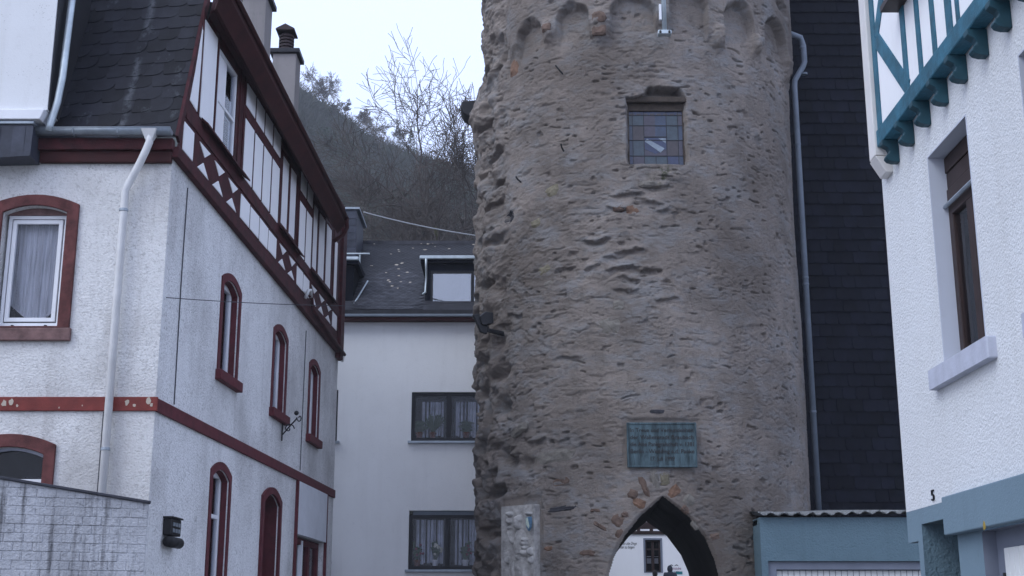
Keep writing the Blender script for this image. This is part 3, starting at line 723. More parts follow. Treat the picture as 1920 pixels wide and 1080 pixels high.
wr = MB().add([ro + r_ex * x + r_ey * y - r_en * .004 for x, y in ((-7.5, 0), (.9, 0), (.9, RL), (-7.5, RL))] + [Vector((-7.5, 39, 9.4)), Vector((.9, 39, 9.4))], [(0, 1, 2, 3), (3, 2, 5, 4)]).build('roof', 'slate_roof', WH)
mb = MB(); mb.box(Fr((0, 31.7), (1, 0), (0, -1)), -7.5, .9, -.03, .02, 9.048, 9.15); mb.build('eaves_flashing', 'slate_roof', WH)
dsk = lambda c: (c[0] > -2.26 and c[1] < 2.3 and c[1] > .0) or (c[0] < -4.0 and c[1] < 2.2)
hexs = [(-.075, .14), (-.085, .06), (-.05, 0), (.02, -.012), (.065, .015), (.085, .08), (.075, .14)]
tile_field('slate', wr, 'slate_roof', ro, r_ex, r_ey, r_en, [(-5.2, .14), (-.3, .14), (-.3, RL), (-5.2, RL)], hexs, [(-5.2 + i * .15 + .075 * (j % 2) + random.uniform(-.008, .008), .13 + j * .092) for j in range(0, 51) for i in range(0, 33)], .014, .006, .003, limit=300, rot=R(3), skip=dsk,
           key=lambda c: abs(c[0] + 3.1) + abs(c[1] - 1.2) * .8)
mb = MB()
mb.prism(Fr((0, 35.5), (1, 0), (0, -1)), [(-7.5, 11.93), (.9, 11.93), (.9, 12.03), (-7.5, 12.03)], -.12, .10); mb.build('ridge', 'slate_roof', WH)
# pale lichen and mortar flecks on the slates: little crusts lying on the roof
random.seed(21)
for u, v in [(733, 477), (747, 469), (748, 472), (797, 469), (816, 463), (744, 497), (754, 494), (724, 512), (728, 526), (731, 529), (764, 511), (748, 518), (697, 499), (752, 529), (746, 541), (769, 530), (802, 458), (790, 457), (778, 457), (812, 457), (818, 485), (840, 486), (889, 484), (842, 467), (888, 459), (702, 458), (713, 456), (774, 466), (748, 505), (735, 537)]:
    a, y, z = ray(u, v); t = (ro - Vector((0, 0, ZC))).dot(r_en) / Vector((a, y, z)).dot(r_en); p = Vector((a * t, y * t, ZC + z * t)) + r_en * .012
    k = 7; r0 = random.uniform(.025, .05); pts = [p + r_ex * r0 * random.uniform(.7, 1.6) * math.cos(6.283 * i / k) + r_ey * r0 * random.uniform(.6, 1.1) * math.sin(6.283 * i / k) for i in range(k)] + [p + r_en * .014]
    MB().add(pts, [(i, (i + 1) % k, k) for i in range(k)]).build('lichen_crust', 'peeled', wr)
# dormers: slate cheeks, dark window, zinc-edged flat roof
def dormer(x0, x1, zb, zt, winx, cheek_left):
    fr = Fr((0, 32.25), (1, 0), (0, -1))
    d = MB(); d.box(fr, x0, x1, -3.0, 0, zb, zt); d = d.build('dormer', 'slate_wall', WH)
    wd_ = frame_window(fr, winx[0], winx[1], zb + .16, zt - .20, .03, d, 'dark_frame', t=.06, d=.028, bars=((winx[1] - .28,) if cheek_left else ()), room=.02, glass='glass_sky', back='sky_backing', name='dormer_window')
    if cheek_left: MB().box(fr, winx[1] - .23, winx[1] - .17, .0, .032, zb + .16, zb + .40).build('shutter_strip', 'white_frame', wd_)
    mb = MB(); mb.box(fr, x0 - .12, x1 + .12, -3.0, .14, zt + .002, zt + .14); mb.build('dormer_roof', 'slate_wall', d)
    mb = MB(); mb.box(fr, x0 - .14, x1 + .14, .12, .22, zt + .08, zt + .17); mb.build('dormer_gutter', 'zinc_pale', d, bevel=.02)
    MB().box(fr, x0 - .1, x1 + .1, -.05, .16, zb - .04, zb + .10).build('dormer_sill', 'slate_roof', d)
    return d
d1 = dormer(-2.20, .6, 9.24, 10.48, (-2.06, -.72), True)
mb = MB(); mb.tube([(-2.17, 31.99, 10.55), (-2.17, 32.1, 10.3), (-2.17, 32.2, 10.1), (-2.19, 32.2, 9.72), (-2.24, 32.1, 9.66)], .03, 8); mb.build('dormer_pipe', 'zinc_pale', d1, smooth=True)
d2 = dormer(-6.4, -4.02, 9.24, 10.45, (-5.6, -4.3), False)
mb = MB(); mb.tube([(-4.0, 32.05, 9.33), (-3.74, 32.95, 10.22)], .02, 6); mb.build('valley_strip', 'zinc_pale', d2)
fr = Fr((0, 33.6), (1, 0), (0, -1))
bx = MB(); bx.box(fr, -6.2, -4.16, -1.6, 0, 10.7, 12.36); bx = bx.build('roof_box', 'slate_blue', WH)
for j in range(8): MB().box(fr, -6.2, -4.15, .002, .012 + .003 * (j % 2), 10.72 + j * .2, 10.905 + j * .2).build('cladding_board', 'slate_blue', bx)
mb = MB(); mb.box(fr, -6.3, -4.08, -1.7, .06, 12.365, 12.42); mb.build('roof_box_cap', 'zinc', bx)
mb = MB(); mb.tube([(-6.2, 33.3, 11.05), (-3.75, 33.3, 11.05)], .025, 8); mb.tube([(-4.0, 33.3, 11.05), (-4.0, 33.3, 10.5)], .02, 6); mb.build('snow_rail', 'zinc_pale', wr)

# plants on the sills
def plant(loc, label, kind, pot='pot_clay', seed=1):
    random.seed(seed); t = thing('potted_plant', loc, label, 'plant', 'plants on the white house window sills')
    L = Vector(loc); MB().lathe(L, [(.06, 0), (.085, .12), (.095, .12), (.095, .14), (.07, .14)], 12).build('pot', pot, t)
    lf = MB()
    n = {'spider': 34, 'bush': 60, 'orchid': 10, 'flower': 14}[kind]
    for i in range(n):
        a = random.uniform(0, 6.283); up = random.uniform(.15, .34) if kind != 'bush' else random.uniform(.05, .22); out = random.uniform(.15, .38) if kind == 'spider' else random.uniform(.05, .17)
        up *= 1.35; out *= 1.5; d = Vector((math.cos(a), math.sin(a) * .25, 0)); q = Vector((-d.y, d.x, 0)).normalized() * (.018 if kind == 'spider' else .042); q = Vector((up, 0, -d.x * out)).normalized() * q.length
        p0 = L + Vector((0, 0, .13)); p1 = p0 + d * out * .5 + Vector((0, 0, up)); p2 = p0 + d * out + Vector((0, 0, up * (.45 if kind == 'spider' else .9)))
        lf.add([p0 - q * .5, p0 + q * .5, p1 + q, p1 - q, p2], [(0, 1, 2, 3), (3, 2, 4)])
    lf.build('leaves', 'leaf', t)
    if kind in ('orchid', 'flower'):
        st = MB(); st.tube([L + Vector((0, 0, .13)), L + Vector((.03, 0, .35)), L + Vector((.10, -.02, .48))], .007, 5); st.build('stem', 'leaf', t)
        for i in range(9 if kind == 'orchid' else 5):
            c = L + Vector((random.uniform(-.04, .16), -.03, random.uniform(.26, .52))); f_ = MB(); f_.ball(c, (.035, .02, .032), 4); f_.build('blossom', 'orchid' if kind == 'orchid' else 'flower_red', t, smooth=True)
    return t
y_ = 32.17
plant((-1.95, y_, 6.02), 'long-leaved spider plant in the upper window of the white house', 'spider', seed=5)
plant((-2.28, y_, 6.02), 'low dark foliage plant left of the spider plant in the upper window', 'bush', seed=6)
plant((-1.12, y_, 6.02), 'round leafy plant right of the mullion in the upper window', 'bush', seed=7)
plant((-1.84, y_, 2.95), 'white orchid in bloom in the lower window of the white house', 'orchid', 'pot_white', 8)
plant((-2.28, y_, 2.95), 'dark reddish bushy plant left of the white orchid in the lower window', 'flower', seed=9)
plant((-1.12, y_, 2.95), 'small plant in a white pot right of the mullion in the lower window', 'flower', 'pot_white', 10)

# ================================================================== RIGHT: SLATE-CLAD HOUSE BEHIND THE TOWER
FSl = Fr((0, 28.9), (1, 0), (0, -1))
SH = thing('slate_house', (9, 31, slopez(29)), 'tall house clad in dark slate next to the round tower', 'house')
sw_ = MB(); sw_.box(FSl, 5.9, 14, -5, 0, 1.0, 18.5); sw_ = sw_.build('slate_clad_wall', 'slate_wall', SH)
shp = [(0, .30), (0, .05), (.035, 0), (.288, 0), (.288, .30)]
spots = [(5.9 + i * .29 + .145 * (j % 2) + random.uniform(-.006, .006), 3.6 + j * .284) for j in range(0, 48) for i in range(0, 13)]
vis = lambda c: (0 if 6.35 < c[0] < 8.75 else 1, c[1])
tile_field('slate', sw_, 'slate_wall', FSl.w(0, .004, 0), Vector((1, 0, 0)), Vector((0, 0, 1)), Vector((0, -1, 0)), [(5.9, 3.6), (9.7, 3.6), (9.7, 17.3), (5.9, 17.3)], shp, spots, .034, .010, .003, limit=300, key=vis)
# downpipe between tower and slates
yb = 28.2
q = lambda u, v, Y=yb: onY(u, v, Y)
pb, pt = q(1535, 955), q(1489, 150); xs_ = (pb.x + pt.x) / 2
mb = MB(); a1, a2, a3 = q(1507, 120, 28.2), q(1506, 85, 28.2), q(1490, 62, 28.0)
mb.tube([(xs_, yb, 3.4), (xs_, yb, pt.z - .15), (xs_ + .02, yb, pt.z), (a1.x - .03, yb, a1.z - .08), (a1.x + .02, yb, a1.z + .05), (a2.x, yb, a2.z), (a2.x - .05, yb, a3.z - .02), (a3.x - .15, yb - .1, a3.z + .06)], .066, 14)
dpp = mb.build('downpipe', 'pipe_grey', SH, smooth=True)
for z in (6.05, 8.9, 9.05, 12.2, a1.z - .25, a2.z - .06):
    MB().lathe((xs_ if z < 12.5 else a1.x + .0, yb, z), [(.067, -.025), (.074, -.02), (.074, .02), (.067, .025)], 14).build('pipe_collar', 'pipe_grey', dpp)

# ================================================================== RIGHT: BLUE GARAGE
FG = Fr((0, 24.3), (1, 0), (0, -1))
def gX(u, v, off=0): p = onY(u, v, 24.3 - off); return p
g0 = gX(1424, 970); gb = gX(1430, 1052); gd = gX(1450, 1068)
GA = thing('garage', (6.3, 26, slopez(25)), 'low blue rendered garage with corrugated roof edge and white ribbed door', 'garage')
dz = gd.z
wall(FG, [(g0.x, .6), (10, .6), (10, g0.z), (g0.x, g0.z)], [rect(g0.x + .12, 9.6, .8, gb.z)], .25, 'front_wall', 'render_blue', GA)
MB().box(FG, g0.x, 10, -3.9, -.26, g0.z - .12, g0.z - .02).build('ceiling_slab', 'render_blue', GA)
MB().add([FG.w(g0.x, n, z) for n, z in ((0, .6), (0, g0.z), (-1.2, g0.z), (-1.2, .6))], [(0, 1, 2, 3)]).build('side_wall', 'render_blue', GA)
fm = MB(); fm.prism(FG, [(g0.x + .12, .8), (g0.x + .28, .8), (g0.x + .28, dz), (9.6, dz), (9.6, gb.z), (g0.x + .12, gb.z)], -.20, -.06); fm.build('door_frame', 'garage_frame', GA, bevel=.01)
gdr = MB(); gdr.box(FG, g0.x + .28, 9.5, -.19, -.16, .8, dz); gdr = gdr.build('garage_door', 'garage_frame', GA)
for i in range(40):
    s = g0.x + .29 + i * .108
    if s < 9.3: MB().box(FG, s, s + .098, -.16, -.145, .8, dz - .012).build('rib', 'garage_white', gdr, bevel=.008)
mb = MB(); k = 300; vs_, fs = [], []
rng = random.Random(4)
for i in range(k + 1):
    s = g0.x - .05 + (9.9 - g0.x) * i / k; z = g0.z + .05 + .026 * math.sin(s * 2 * math.pi / .245) + .012 * math.sin(s * 2.1) + .02 * (s - g0.x) / 3
    for n, dz_ in ((.13, 0), (.13, .022), (-3.8, .35), (-3.8, .33)): vs_.append(FG.w(s, n + (rng.uniform(-.012, .012) if n > 0 else 0), z + dz_))
for i in range(k):
    for j in range(4): fs.append((i * 4 + j, i * 4 + (j + 1) % 4, i * 4 + 4 + (j + 1) % 4, i * 4 + 4 + j))
mb.add(vs_, fs).build('corrugated_roof', 'fibre_cement', GA)

# ================================================================== RIGHT: WHITE AND TEAL HOUSE
FR_ = Fr((3.39, 0), (0, 1), (-1, 0))
RH = thing('corner_house', (6, 5, 0), 'white roughcast house with teal timbered upper storey above a blue garage base', 'house')
SC = 11.42
wd1 = (9.18, 10.12, 3.57, 5.29); wd0 = (7.20, 8.14, 3.57, 5.29)
wall(FR_, [(-12, 2.53), (SC, 2.53), (SC, 5.9), (-12, 5.9)], [rect(*wd1), rect(*wd0)], .26, 'upper_wall', 'render_speckled', RH)
MB().add([FR_.w(SC, 0, 2.30), FR_.w(SC, -7, 2.30), FR_.w(SC, -7, 7.5), FR_.w(SC, 0, 7.5)], [(0, 1, 2, 3)]).build('end_wall', 'render_speckled', RH)
for (a, b, c, d) in (wd1, wd0):
    w_ = frame_window(FR_, a + .004, b - .004, c + .004, d - .42, -.13, RH, 'brown_frame', t=.09, d=.07, glass='glass', curtain=('net', d - .5, c + .1, .02), bars=((a + b) / 2,))
    MB().ring(FR_, rect(a, b, c, d), rect(a + .012, b - .012, c + .012, d - .012), -.255, .004).build('reveal_lining', 'smooth_reveal', w_)
    for j in range(3): MB().box(FR_, a + .014, b - .014, -.19, -.125 - .01 * (j % 2), d - .42 + j * .135, d - .29 + j * .135).build('shutter_slat', 'brown_frame', w_, bevel=.006)
    mb = MB(); mb.tube([FR_.w(a + .02, -.10, d - .435), FR_.w(b - .02, -.10, d - .435)], .018, 8); mb.build('shutter_bar', 'zinc', w_)
    mb = MB(); mb.prism(FR_, [(a - .18, c - .17), (b + .22, c - .17), (b + .22, c - .01), (a - .18, c - .01)], -.16, .07); mb.build('sill', 'sill_concrete', w_, bevel=.012)
# blue base with a step at the corner, entrance niche and proud lintel over the garage
base = [(-12, .1), (9.62, .1), (9.62, 2.24), (10.12, 2.24), (10.12, .1), (10.13, .1)]
wall(FR_, [(9.60, 2.242), (9.60, 2.53), (SC, 2.53), (SC, 2.27), (11.14, 2.27), (11.14, .2), (11.02, .2), (11.02, 2.40), (10.15, 2.40), (10.15, .2), (9.62, .2), (9.62, 2.242)], [], .1, 'base_wall', 'render_blue_fine', RH)
mb = MB(); mb.add([FR_.w(SC, 0, 2.27), FR_.w(SC, -3, 2.27), FR_.w(SC, -3, 2.53), FR_.w(SC, 0, 2.53), FR_.w(11.14, 0, 2.27), FR_.w(11.14, -3, 2.27), FR_.w(11.14, -3, .2), FR_.w(11.14, 0, .2)], [(0, 1, 2, 3), (0, 1, 5, 4), (4, 5, 6, 7)]); mb.build('corner_block', 'render_blue_fine', RH)
mb = MB(); mb.add([FR_.w(s, n, z) for s, n, z in ((11.02, 0, .2), (11.02, -1.3, .2), (11.02, -1.3, 2.4), (11.02, 0, 2.4), (10.15, -1.3, .2), (10.15, -1.3, 2.4), (10.15, 0, .2), (10.15, 0, 2.4))], [(0, 1, 2, 3), (1, 4, 5, 2), (4, 6, 7, 5), (3, 2, 5, 7)]); mb.build('entrance_niche', 'render_blue', RH)
mb = MB(); mb.box(FR_, -12, 10.19, .002, .09, 2.255, 2.545); mb.build('lintel', 'render_blue_fine', RH, bevel=.01)
mb = MB(); mb.add([FR_.w(s, n, z) for s, n, z in ((9.62, 0, .2), (9.62, -.12, .2), (9.62, -.12, 2.25), (9.62, 0, 2.25), (-12, -.12, 2.25), (-12, 0, 2.25))], [(0, 1, 2, 3), (3, 2, 4, 5)]); mb.build('garage_reveal', 'garage_frame', RH)
gd2 = MB(); gd2.box(FR_, 4.4, 9.62, -.18, -.10, .2, 2.25); gd2 = gd2.build('garage_door', 'garage_frame', RH)
for i in range(24): MB().box(FR_, 9.36 - i * .092, 9.445 - i * .092, -.10, -.082, .2, 2.12).build('rib', 'garage_white', gd2, bevel=.006)
mb = MB(); mb.box(FR_, 9.44, 9.47, -.1, -.07, 1.78, 1.95); mb.build('hinge', 'iron', gd2)
FRr = Fr((3.39, 0), (0, -1), (-1, 0))
np_ = FR_.hit(1757, 943); text_mesh('5', .125, 'iron', RH, 'house_number', FRr, -np_[0] - .11, .008, np_[1] + .025, .006, xs=1.3)
st = FR_.hit(1846, 986, .09)
MB().prism(FR_, [(st[0] - .02, st[1] - .02), (st[0] + .015, st[1] - .03), (st[0] + .02, st[1] + .01), (st[0], st[1] + .035), (st[0] - .02, st[1] + .01)], .09, .094).build('sticker', 'sticker', RH)
# jettied timber storey, a hand's breadth proud of the wall below
KX = 3.29 / 3.15
FT = Fr((3.29, 0), (0, 1), (-1, 0)); SE = 10.58 * KX
def kz(z): return 1.6 + (z - 1.6) * KX
tim = MB(); tim.box(FT, -12, SE, -.10, 0, kz(5.70), 9.0); tim = tim.build('timber_storey', 'infill', RH)
MB().add([FT.w(SE + .22, n, z) for n, z in ((-.02, 5.7), (-7, 5.7), (-7, 9), (-.02, 9))] , [(0, 1, 2, 3)]).build('end_wall', 'infill', RH)
ZBm = kz(5.545)
mb = MB(); mb.box(FT, -12, SE + .01, -.098, .03, ZBm, kz(5.698)); mb.build('jetty_beam', 'teal_timber', tim, bevel=.012)
def tb(p, q_, w, name='timber', k=.012): MB().beam(FT, [(p[0] * KX, kz(p[1])), (q_[0] * KX, kz(q_[1]))], w * KX, -.02, k).build(name, 'teal_timber', tim, bevel=.004)
tb((10.53, 5.7), (10.53, 8.6), .11, 'post', .014)
tb((10.46, 6.50), (9.70, 5.72), .14, 'brace'); tb((10.46, 6.52), (9.2, 7.9), .14, 'brace', .010)
for s, w in ((9.72, .10), (9.36, .085), (9.02, .085), (8.68, .12), (8.50, .06), (8.1, .1), (7.7, .1), (7.3, .1)): tb((s, 5.7), (s, 6.52 if 9.2 < s < 9.8 else 8.6), w, 'stud', .013)
tb((9.78, 6.50), (7.3, 6.50), .13, 'rail', .015)
mb = MB(); mb.box(FT, 8.9 * KX, 9.80 * KX, .0, .16, kz(6.42), kz(6.47)); mb.build('window_shelf', 'brown_frame', tim)
for i in range(14):
    s = 10.42 * KX - i * .444
    mb = MB(); prof = [(-.10, 0), (.045, 0), (.045, -.045), (.02, -.06), (-.005, -.075), (-.018, -.10), (-.012, -.125), (.012, -.14), (.02, -.165), (.0, -.19), (-.05, -.205), (-.10, -.205)]
    k = len(prof); vs_ = [FT.w(ss, n, ZBm - .002 + z) for ss in (s - .042, s + .042) for n, z in prof]
    tri = [tuple(t) for t in tessellate_polygon([[Vector((n, z, 0)) for n, z in prof]])]
    mb.add(vs_, tri + [tuple(i_ + k for i_ in t) for t in tri] + [(i_, (i_ + 1) % k, (i_ + 1) % k + k, i_ + k) for i_ in range(k)]); mb.build('corbel', 'teal_dark', RH, bevel=.006)
mb = MB(); mb.box(FT, SE + .012, SE + .20, -.15, .05, kz(5.48), 9.0); mb.build('corner_board', 'cream_trim', RH, bevel=.01)
mb = MB(); mb.prism(Fr((0, SE + .012), (1, 0), (0, -1)), [(3.242, kz(5.476)), (3.40, kz(5.476)), (3.40, kz(5.33)), (3.33, kz(5.33))], -.20, 0); mb.build('corner_board_foot', 'cream_trim', RH, bevel=.008)
MB().add([Vector(p) for p in ((2.95, -12, 9.0), (2.95, 11.4, 9.0), (7, 11.4, 12.9), (7, -12, 12.9))], [(0, 1, 2, 3)]).build('roof', 'slate_roof', RH)

# ================================================================== THE ROUND GATE TOWER
CX, CY, TR = 2.72, 28.0, 3.5
def tow(u, v, r=TR):                                       # photo pixel -> (arc length, height) on the tower's face
    a, y, z = ray(u, v); aa = a * a + y * y; bb = -2 * (a * CX + y * CY); cc = CX * CX + CY * CY - r * r
    D = bb * bb - 4 * aa * cc
    t = (-bb - math.sqrt(max(D, 0))) / 2 / aa
    return TR * math.atan2(a * t - CX, -(y * t - CY)), ZC + z * t
def tpt(a, z, r): th = a / TR; return Vector((CX + r * math.sin(th), CY - r * math.cos(th), z))

def n2(x, y, seed):                                        # smooth value noise, 0..1
    tb_ = np.random.default_rng(seed).random((256, 256)); xi = np.floor(x).astype(int); yi = np.floor(y).astype(int)
    fx = x - xi; fy = y - yi; fx = fx * fx * fx * (fx * (fx * 6 - 15) + 10); fy = fy * fy * fy * (fy * (fy * 6 - 15) + 10)
    x0, x1, y0, y1 = xi % 256, (xi + 1) % 256, yi % 256, (yi + 1) % 256
    return (tb_[x0, y0] * (1 - fx) + tb_[x1, y0] * fx) * (1 - fy) + (tb_[x0, y1] * (1 - fx) + tb_[x1, y1] * fx) * fy
def fbm(x, y, seed, o=4, g=.5):
    s, a, t = 0, 1, 0
    for i in range(o): s = s + a * n2(x * 2 ** i + 7.3 * i, y * 2 ** i + 3.1 * i, seed + i); t += a; a *= g
    return s / t
def sst(x, a, b): q_ = np.clip((x - a) / (b - a), 0, 1); return q_ * q_ * (3 - 2 * q_)

ARCHPX = [(1140, 1080), (1150, 1045), (1170, 1005), (1200, 968), (1243, 930), (1290, 965), (1325, 1010), (1342, 1050), (1350, 1080)]
AP = [tow(*p) for p in ARCHPX]; apex = AP[4]
Lz = np.array([.5, 1.9] + [p[1] for p in AP[:5]]); La = np.array([AP[0][0] - .12, AP[0][0] - .10] + [p[0] for p in AP[:5]])
Rz = np.array([.5, 1.9] + [p[1] for p in AP[:3:-1]]); Ra = np.array([AP[8][0] + .12, AP[8][0] + .09] + [p[0] for p in AP[:3:-1]])
def arch_in(a, z, grow=0.0):                               # >0 inside the gateway outline (rough distance)
    d = np.minimum(a - np.interp(z, Lz, La), np.interp(z, Rz, Ra) - a)
    return np.where(z < apex[1] + grow * 1.2, d + grow, -1.0)

NA, NZ = 760, 860
av = np.linspace(-R(112) * TR, R(108) * TR, NA); zv = np.concatenate([np.linspace(1.0, 15.9, NZ - 6), np.linspace(16.2, 19, 6)])
AA, ZZ = np.meshgrid(av, zv, indexing='ij')
def displacement(a, z):
    wa = a + .30 * (fbm(a / .7, z / .7, 11, 3) - .5); wz = z + .22 * (fbm(a / .6, z / .6, 21, 3) - .5); ja = .11 * (fbm(a / .13, z / .11, 121, 4, .6) - .5); jz = .10 * (fbm(a / .15, z / .12, 122, 4, .6) - .5)
    left = sst(-a, -1.2, 1.0); patch = sst(fbm(a / 1.5, z / 1.2, 31, 3), .40, .62); rough = (.05 + .20 * left) * (.2 + .8 * patch)
    d = .10 * (fbm(a / 1.9, z / 1.9, 41, 3) - .5)
    rid = 1 - np.abs(2 * n2(wa / .46, wz / .125, 51) - 1); rid2 = 1 - np.abs(2 * n2(wa / .85, wz / .26, 52) - 1)
    d += rough * ((.020 + .032 * patch) * (rid - .5) + .045 * (rid2 - .5) * patch)
    d += rough * .060 * (fbm(wa / .36, wz / .14, 61, 4, .6) - .5)
    d += (.006 + .022 * left * patch) * (fbm(a / .17, z / .11, 72, 3) - .5) + .012 * (fbm(a / .08, z / .05, 71, 3) - .5)
    pits = sst(n2(wa / .16, wz / .055, 81), .80, .93) * sst(n2(a / .5, z / .4, 82), .35, .6); d -= .05 * pits
    slots = sst(n2(wa / .30, wz / .06, 85), .84, .95); d -= .045 * slots * (.3 + rough)
    d -= .008 * sst(n2(a / .05, z / .03, 83), .7, .9)
    chip = sst(fbm(wa / .11, wz / .045, 86, 2), .66, .72) * sst(fbm(a / .6, z / .5, 87, 2), .42, .58); d -= .015 * chip
    flake = sst(fbm(wa / .34, wz / .16, 88, 3, .6), .56, .59); d += .010 * flake * (.15 + .85 * left) * patch
    # the weathered left flank: big eroded lumps and hollows
    fl = sst(-a, 3.0, 4.0)
    d += fl * (.24 * (fbm(wa / .5, wz / .34, 91, 3) - .5) - .16 * sst(n2(wa / .42, wz / .24, 92), .60, .82) + .06 * (fbm(wa / .16, wz / .10, 93, 3) - .5))
    d += .16 * np.exp(-((a + 5.0) / .6) ** 2 - ((z - 12.55) / .55) ** 2)
    # ledges of rubble: sharp upper lip, hollow below
    for u, v, w, dep in LEDGES:
        ca, cz = tow(u, v); ww = w / 98.0; q_ = np.clip(1 - (np.abs(a - ca + 2 * ja) / (ww * .55)) ** 2.5, 0, 1); zz = z - cz - .03 * np.sin((a - ca) * 9 + u) + jz
        dep = dep * (.8 if dep > .055 else .35); d += q_ * (-dep * sst(-zz, -.01, .02) * (1 - sst(-zz, .03, .17)) + dep * .55 * sst(zz, -.015, .02) * (1 - sst(zz, .03, .14)))
    for u, v, ra, rz, dep in HOLLOWS:
        ca, cz = tow(u, v); d -= dep * np.exp(-(((a - ca + ja) / ra) ** 2 + ((z - cz + jz) / rz) ** 2) ** 1.5)
    # blind arcade near the top: overhanging skin, round arches below it and corbels between
    zc = np.full_like(a, 13.0); inarch = np.zeros_like(a, bool)
    jit = .20 * (fbm(a / .25, z / .25, 101, 4) - .5)
    for i, (ca, w, zs, h) in enumerate(ARCS):
        x = np.clip((a - ca) / w, -1, 1); ins = np.abs(a - ca) < w
        zc = np.where(ins, zs + h * np.sqrt(np.clip(1 - x * x, 0, 1)), zc); inarch |= ins
    over = np.where(inarch, sst(z + jit - zc, -.05, .09), sst(z + 2 * jit, 13.1, 13.6) * .92)
    lf = 1 - sst(-a, 2.9, 3.7)
    d += .13 * over * sst(z, 12.9, 13.2) * lf - .13 * (1 - lf) * sst(z, 13.0, 13.7)
    d -= .08 * np.where(inarch, sst(z, 12.9, 13.5), 0) * (1 - over) * lf
    # window niche with a broken upper edge
    top = 11.84 + .20 * sst(a, -.12, .02) * (1 - sst(a, .62, .78)) + .10 * (fbm(a / .12, z * 0, 111, 3) - .5)
    nic = sst(a + .04 * (fbm(z / .2, a / .4, 112, 2) - .5), -.46, -.40) * (1 - sst(a + .05 * (fbm(z / .15, a / .4, 113, 2) - .5), .72, .79)) * sst(z, 10.40, 10.46) * (1 - sst(z, top - .03, top + .02))
    d = d * (1 - nic) - .34 * nic
    # the plaque's bed and the relief's bed are level
    for (u0, v0, u1, v1) in ((1172, 790, 1310, 880), (944, 940, 1014, 1085)):
        a0, zt_ = tow(u0, v0); a1, zb_ = tow(u1, v1); m_ = sst(a, a0 - .08, a0) * (1 - sst(a, a1, a1 + .08)) * sst(z, zb_ - .08, zb_) * (1 - sst(z, zt_, zt_ + .08)); d = d * (1 - m_) - .02 * m_
    ai = arch_in(a, z); d = d * sst(-ai, -.02, .15) + -.05 * sst(ai, -.07, .0)
    return d
LEDGES = [(1073, 468, 30, .06), (1117, 450, 62, .11), (1182, 470, 62, .10), (1145, 484, 34, .06), (1063, 503, 34, .07), (1113, 500, 34, .07), (1170, 502, 72, .10), (1178, 521, 40, .07), (1220, 507, 44, .09), (1172, 543, 56, .06),
          (1065, 668, 60, .06), (1175, 363, 64, .08), (1160, 388, 54, .08), (1230, 347, 66, .08), (1222, 378, 40, .07), (1243, 392, 34, .07), (1285, 395, 40, .05), (1300, 470, 40, .05), (1010, 270, 50, .05), (985, 320, 46, .05), (1085, 560, 60, .05), (1250, 560, 50, .06),
          (1010, 760, 44, .05), (1080, 735, 60, .04), (1005, 825, 50, .09), (960, 855, 40, .09), (1055, 822, 70, .05), (935, 910, 50, .14), (1035, 925, 44, .05), (1110, 400, 50, .04), (1050, 590, 50, .04), (1130, 700, 60, .04), (1190, 640, 50, .04), (1350, 520, 40, .04), (1390, 430, 40, .03), (1330, 640, 60, .03), (1420, 610, 50, .03), (1015, 470, 60, .04), (1000, 640, 50, .05), (965, 590, 44, .07), (1100, 300, 60, .035), (1090, 220, 50, .035), (1000, 200, 60, .035), (1120, 175, 50, .03)]
HOLLOWS = [(912, 533, .35, .10, .14), (930, 542, .25, .12, .12), (906, 680, .35, .14, .16), (943, 693, .22, .12, .13), (936, 640, .22, .18, .14), (934, 706, .3, .12, .14), (944, 763, .22, .22, .15), (920, 742, .3, .12, .14), (944, 857, .22, .16, .15), (958, 871, .2, .10, .12), (932, 922, .32, .12, .22), (923, 985, .35, .08, .14), (925, 1005, .35, .08, .12), (987, 869, .2, .13, .10), (973, 805, .2, .10, -.08), (938, 95, .10, .32, .22), (955, 120, .12, .3, .08), (1458, 18, .35, .14, .18), (955, 408, .12, .12, .10), (918, 300, .5, .2, .12), (905, 240, .4, .15, .12), (1347, 72, .16, .22, -.16), (1413, 88, .14, .20, -.14), (1467, 132, .2, .28, -.12), (1127, 58, .20, .34, -.15), (1034, 66, .14, .24, -.12), (1255, 330, .3, .08, -.05), (1440, 700, .5, .3, .03), (950, 615, .15, .2, .08)]
ARCS = []
for l, ap_, r_ in [((928, 105), (940, 78), (952, 105)), ((975, 70), (1000, 50), (1023, 63)), ((1047, 43), (1085, 22), (1107, 33)), ((1143, 33), (1186, 4), (1230, 27)), ((1250, 20), (1287, -2), (1325, 20)), ((1350, 43), (1380, 15), (1407, 43)), ((1423, 67), (1445, 47), (1462, 67))]:
    a0, zl = tow(*l); a1, zr = tow(*r_); ac, za = tow(*ap_)
    ARCS.append(((a0 + a1) / 2, abs(a1 - a0) / 2 * .94, min(zl, zr) + .03, za - min(zl, zr) + .05))
ARCS += [(5.0, .42, 13.6, .4), (-4.6, .35, 13.55, .35), (-5.6, .35, 13.5, .4)]
DD = displacement(AA, ZZ)
def disp_at(a, z):
    i = int(np.clip(np.searchsorted(av, a), 0, NA - 1)); j = int(np.clip(np.searchsorted(zv, z), 0, NZ - 1)); return float(DD[i, j])

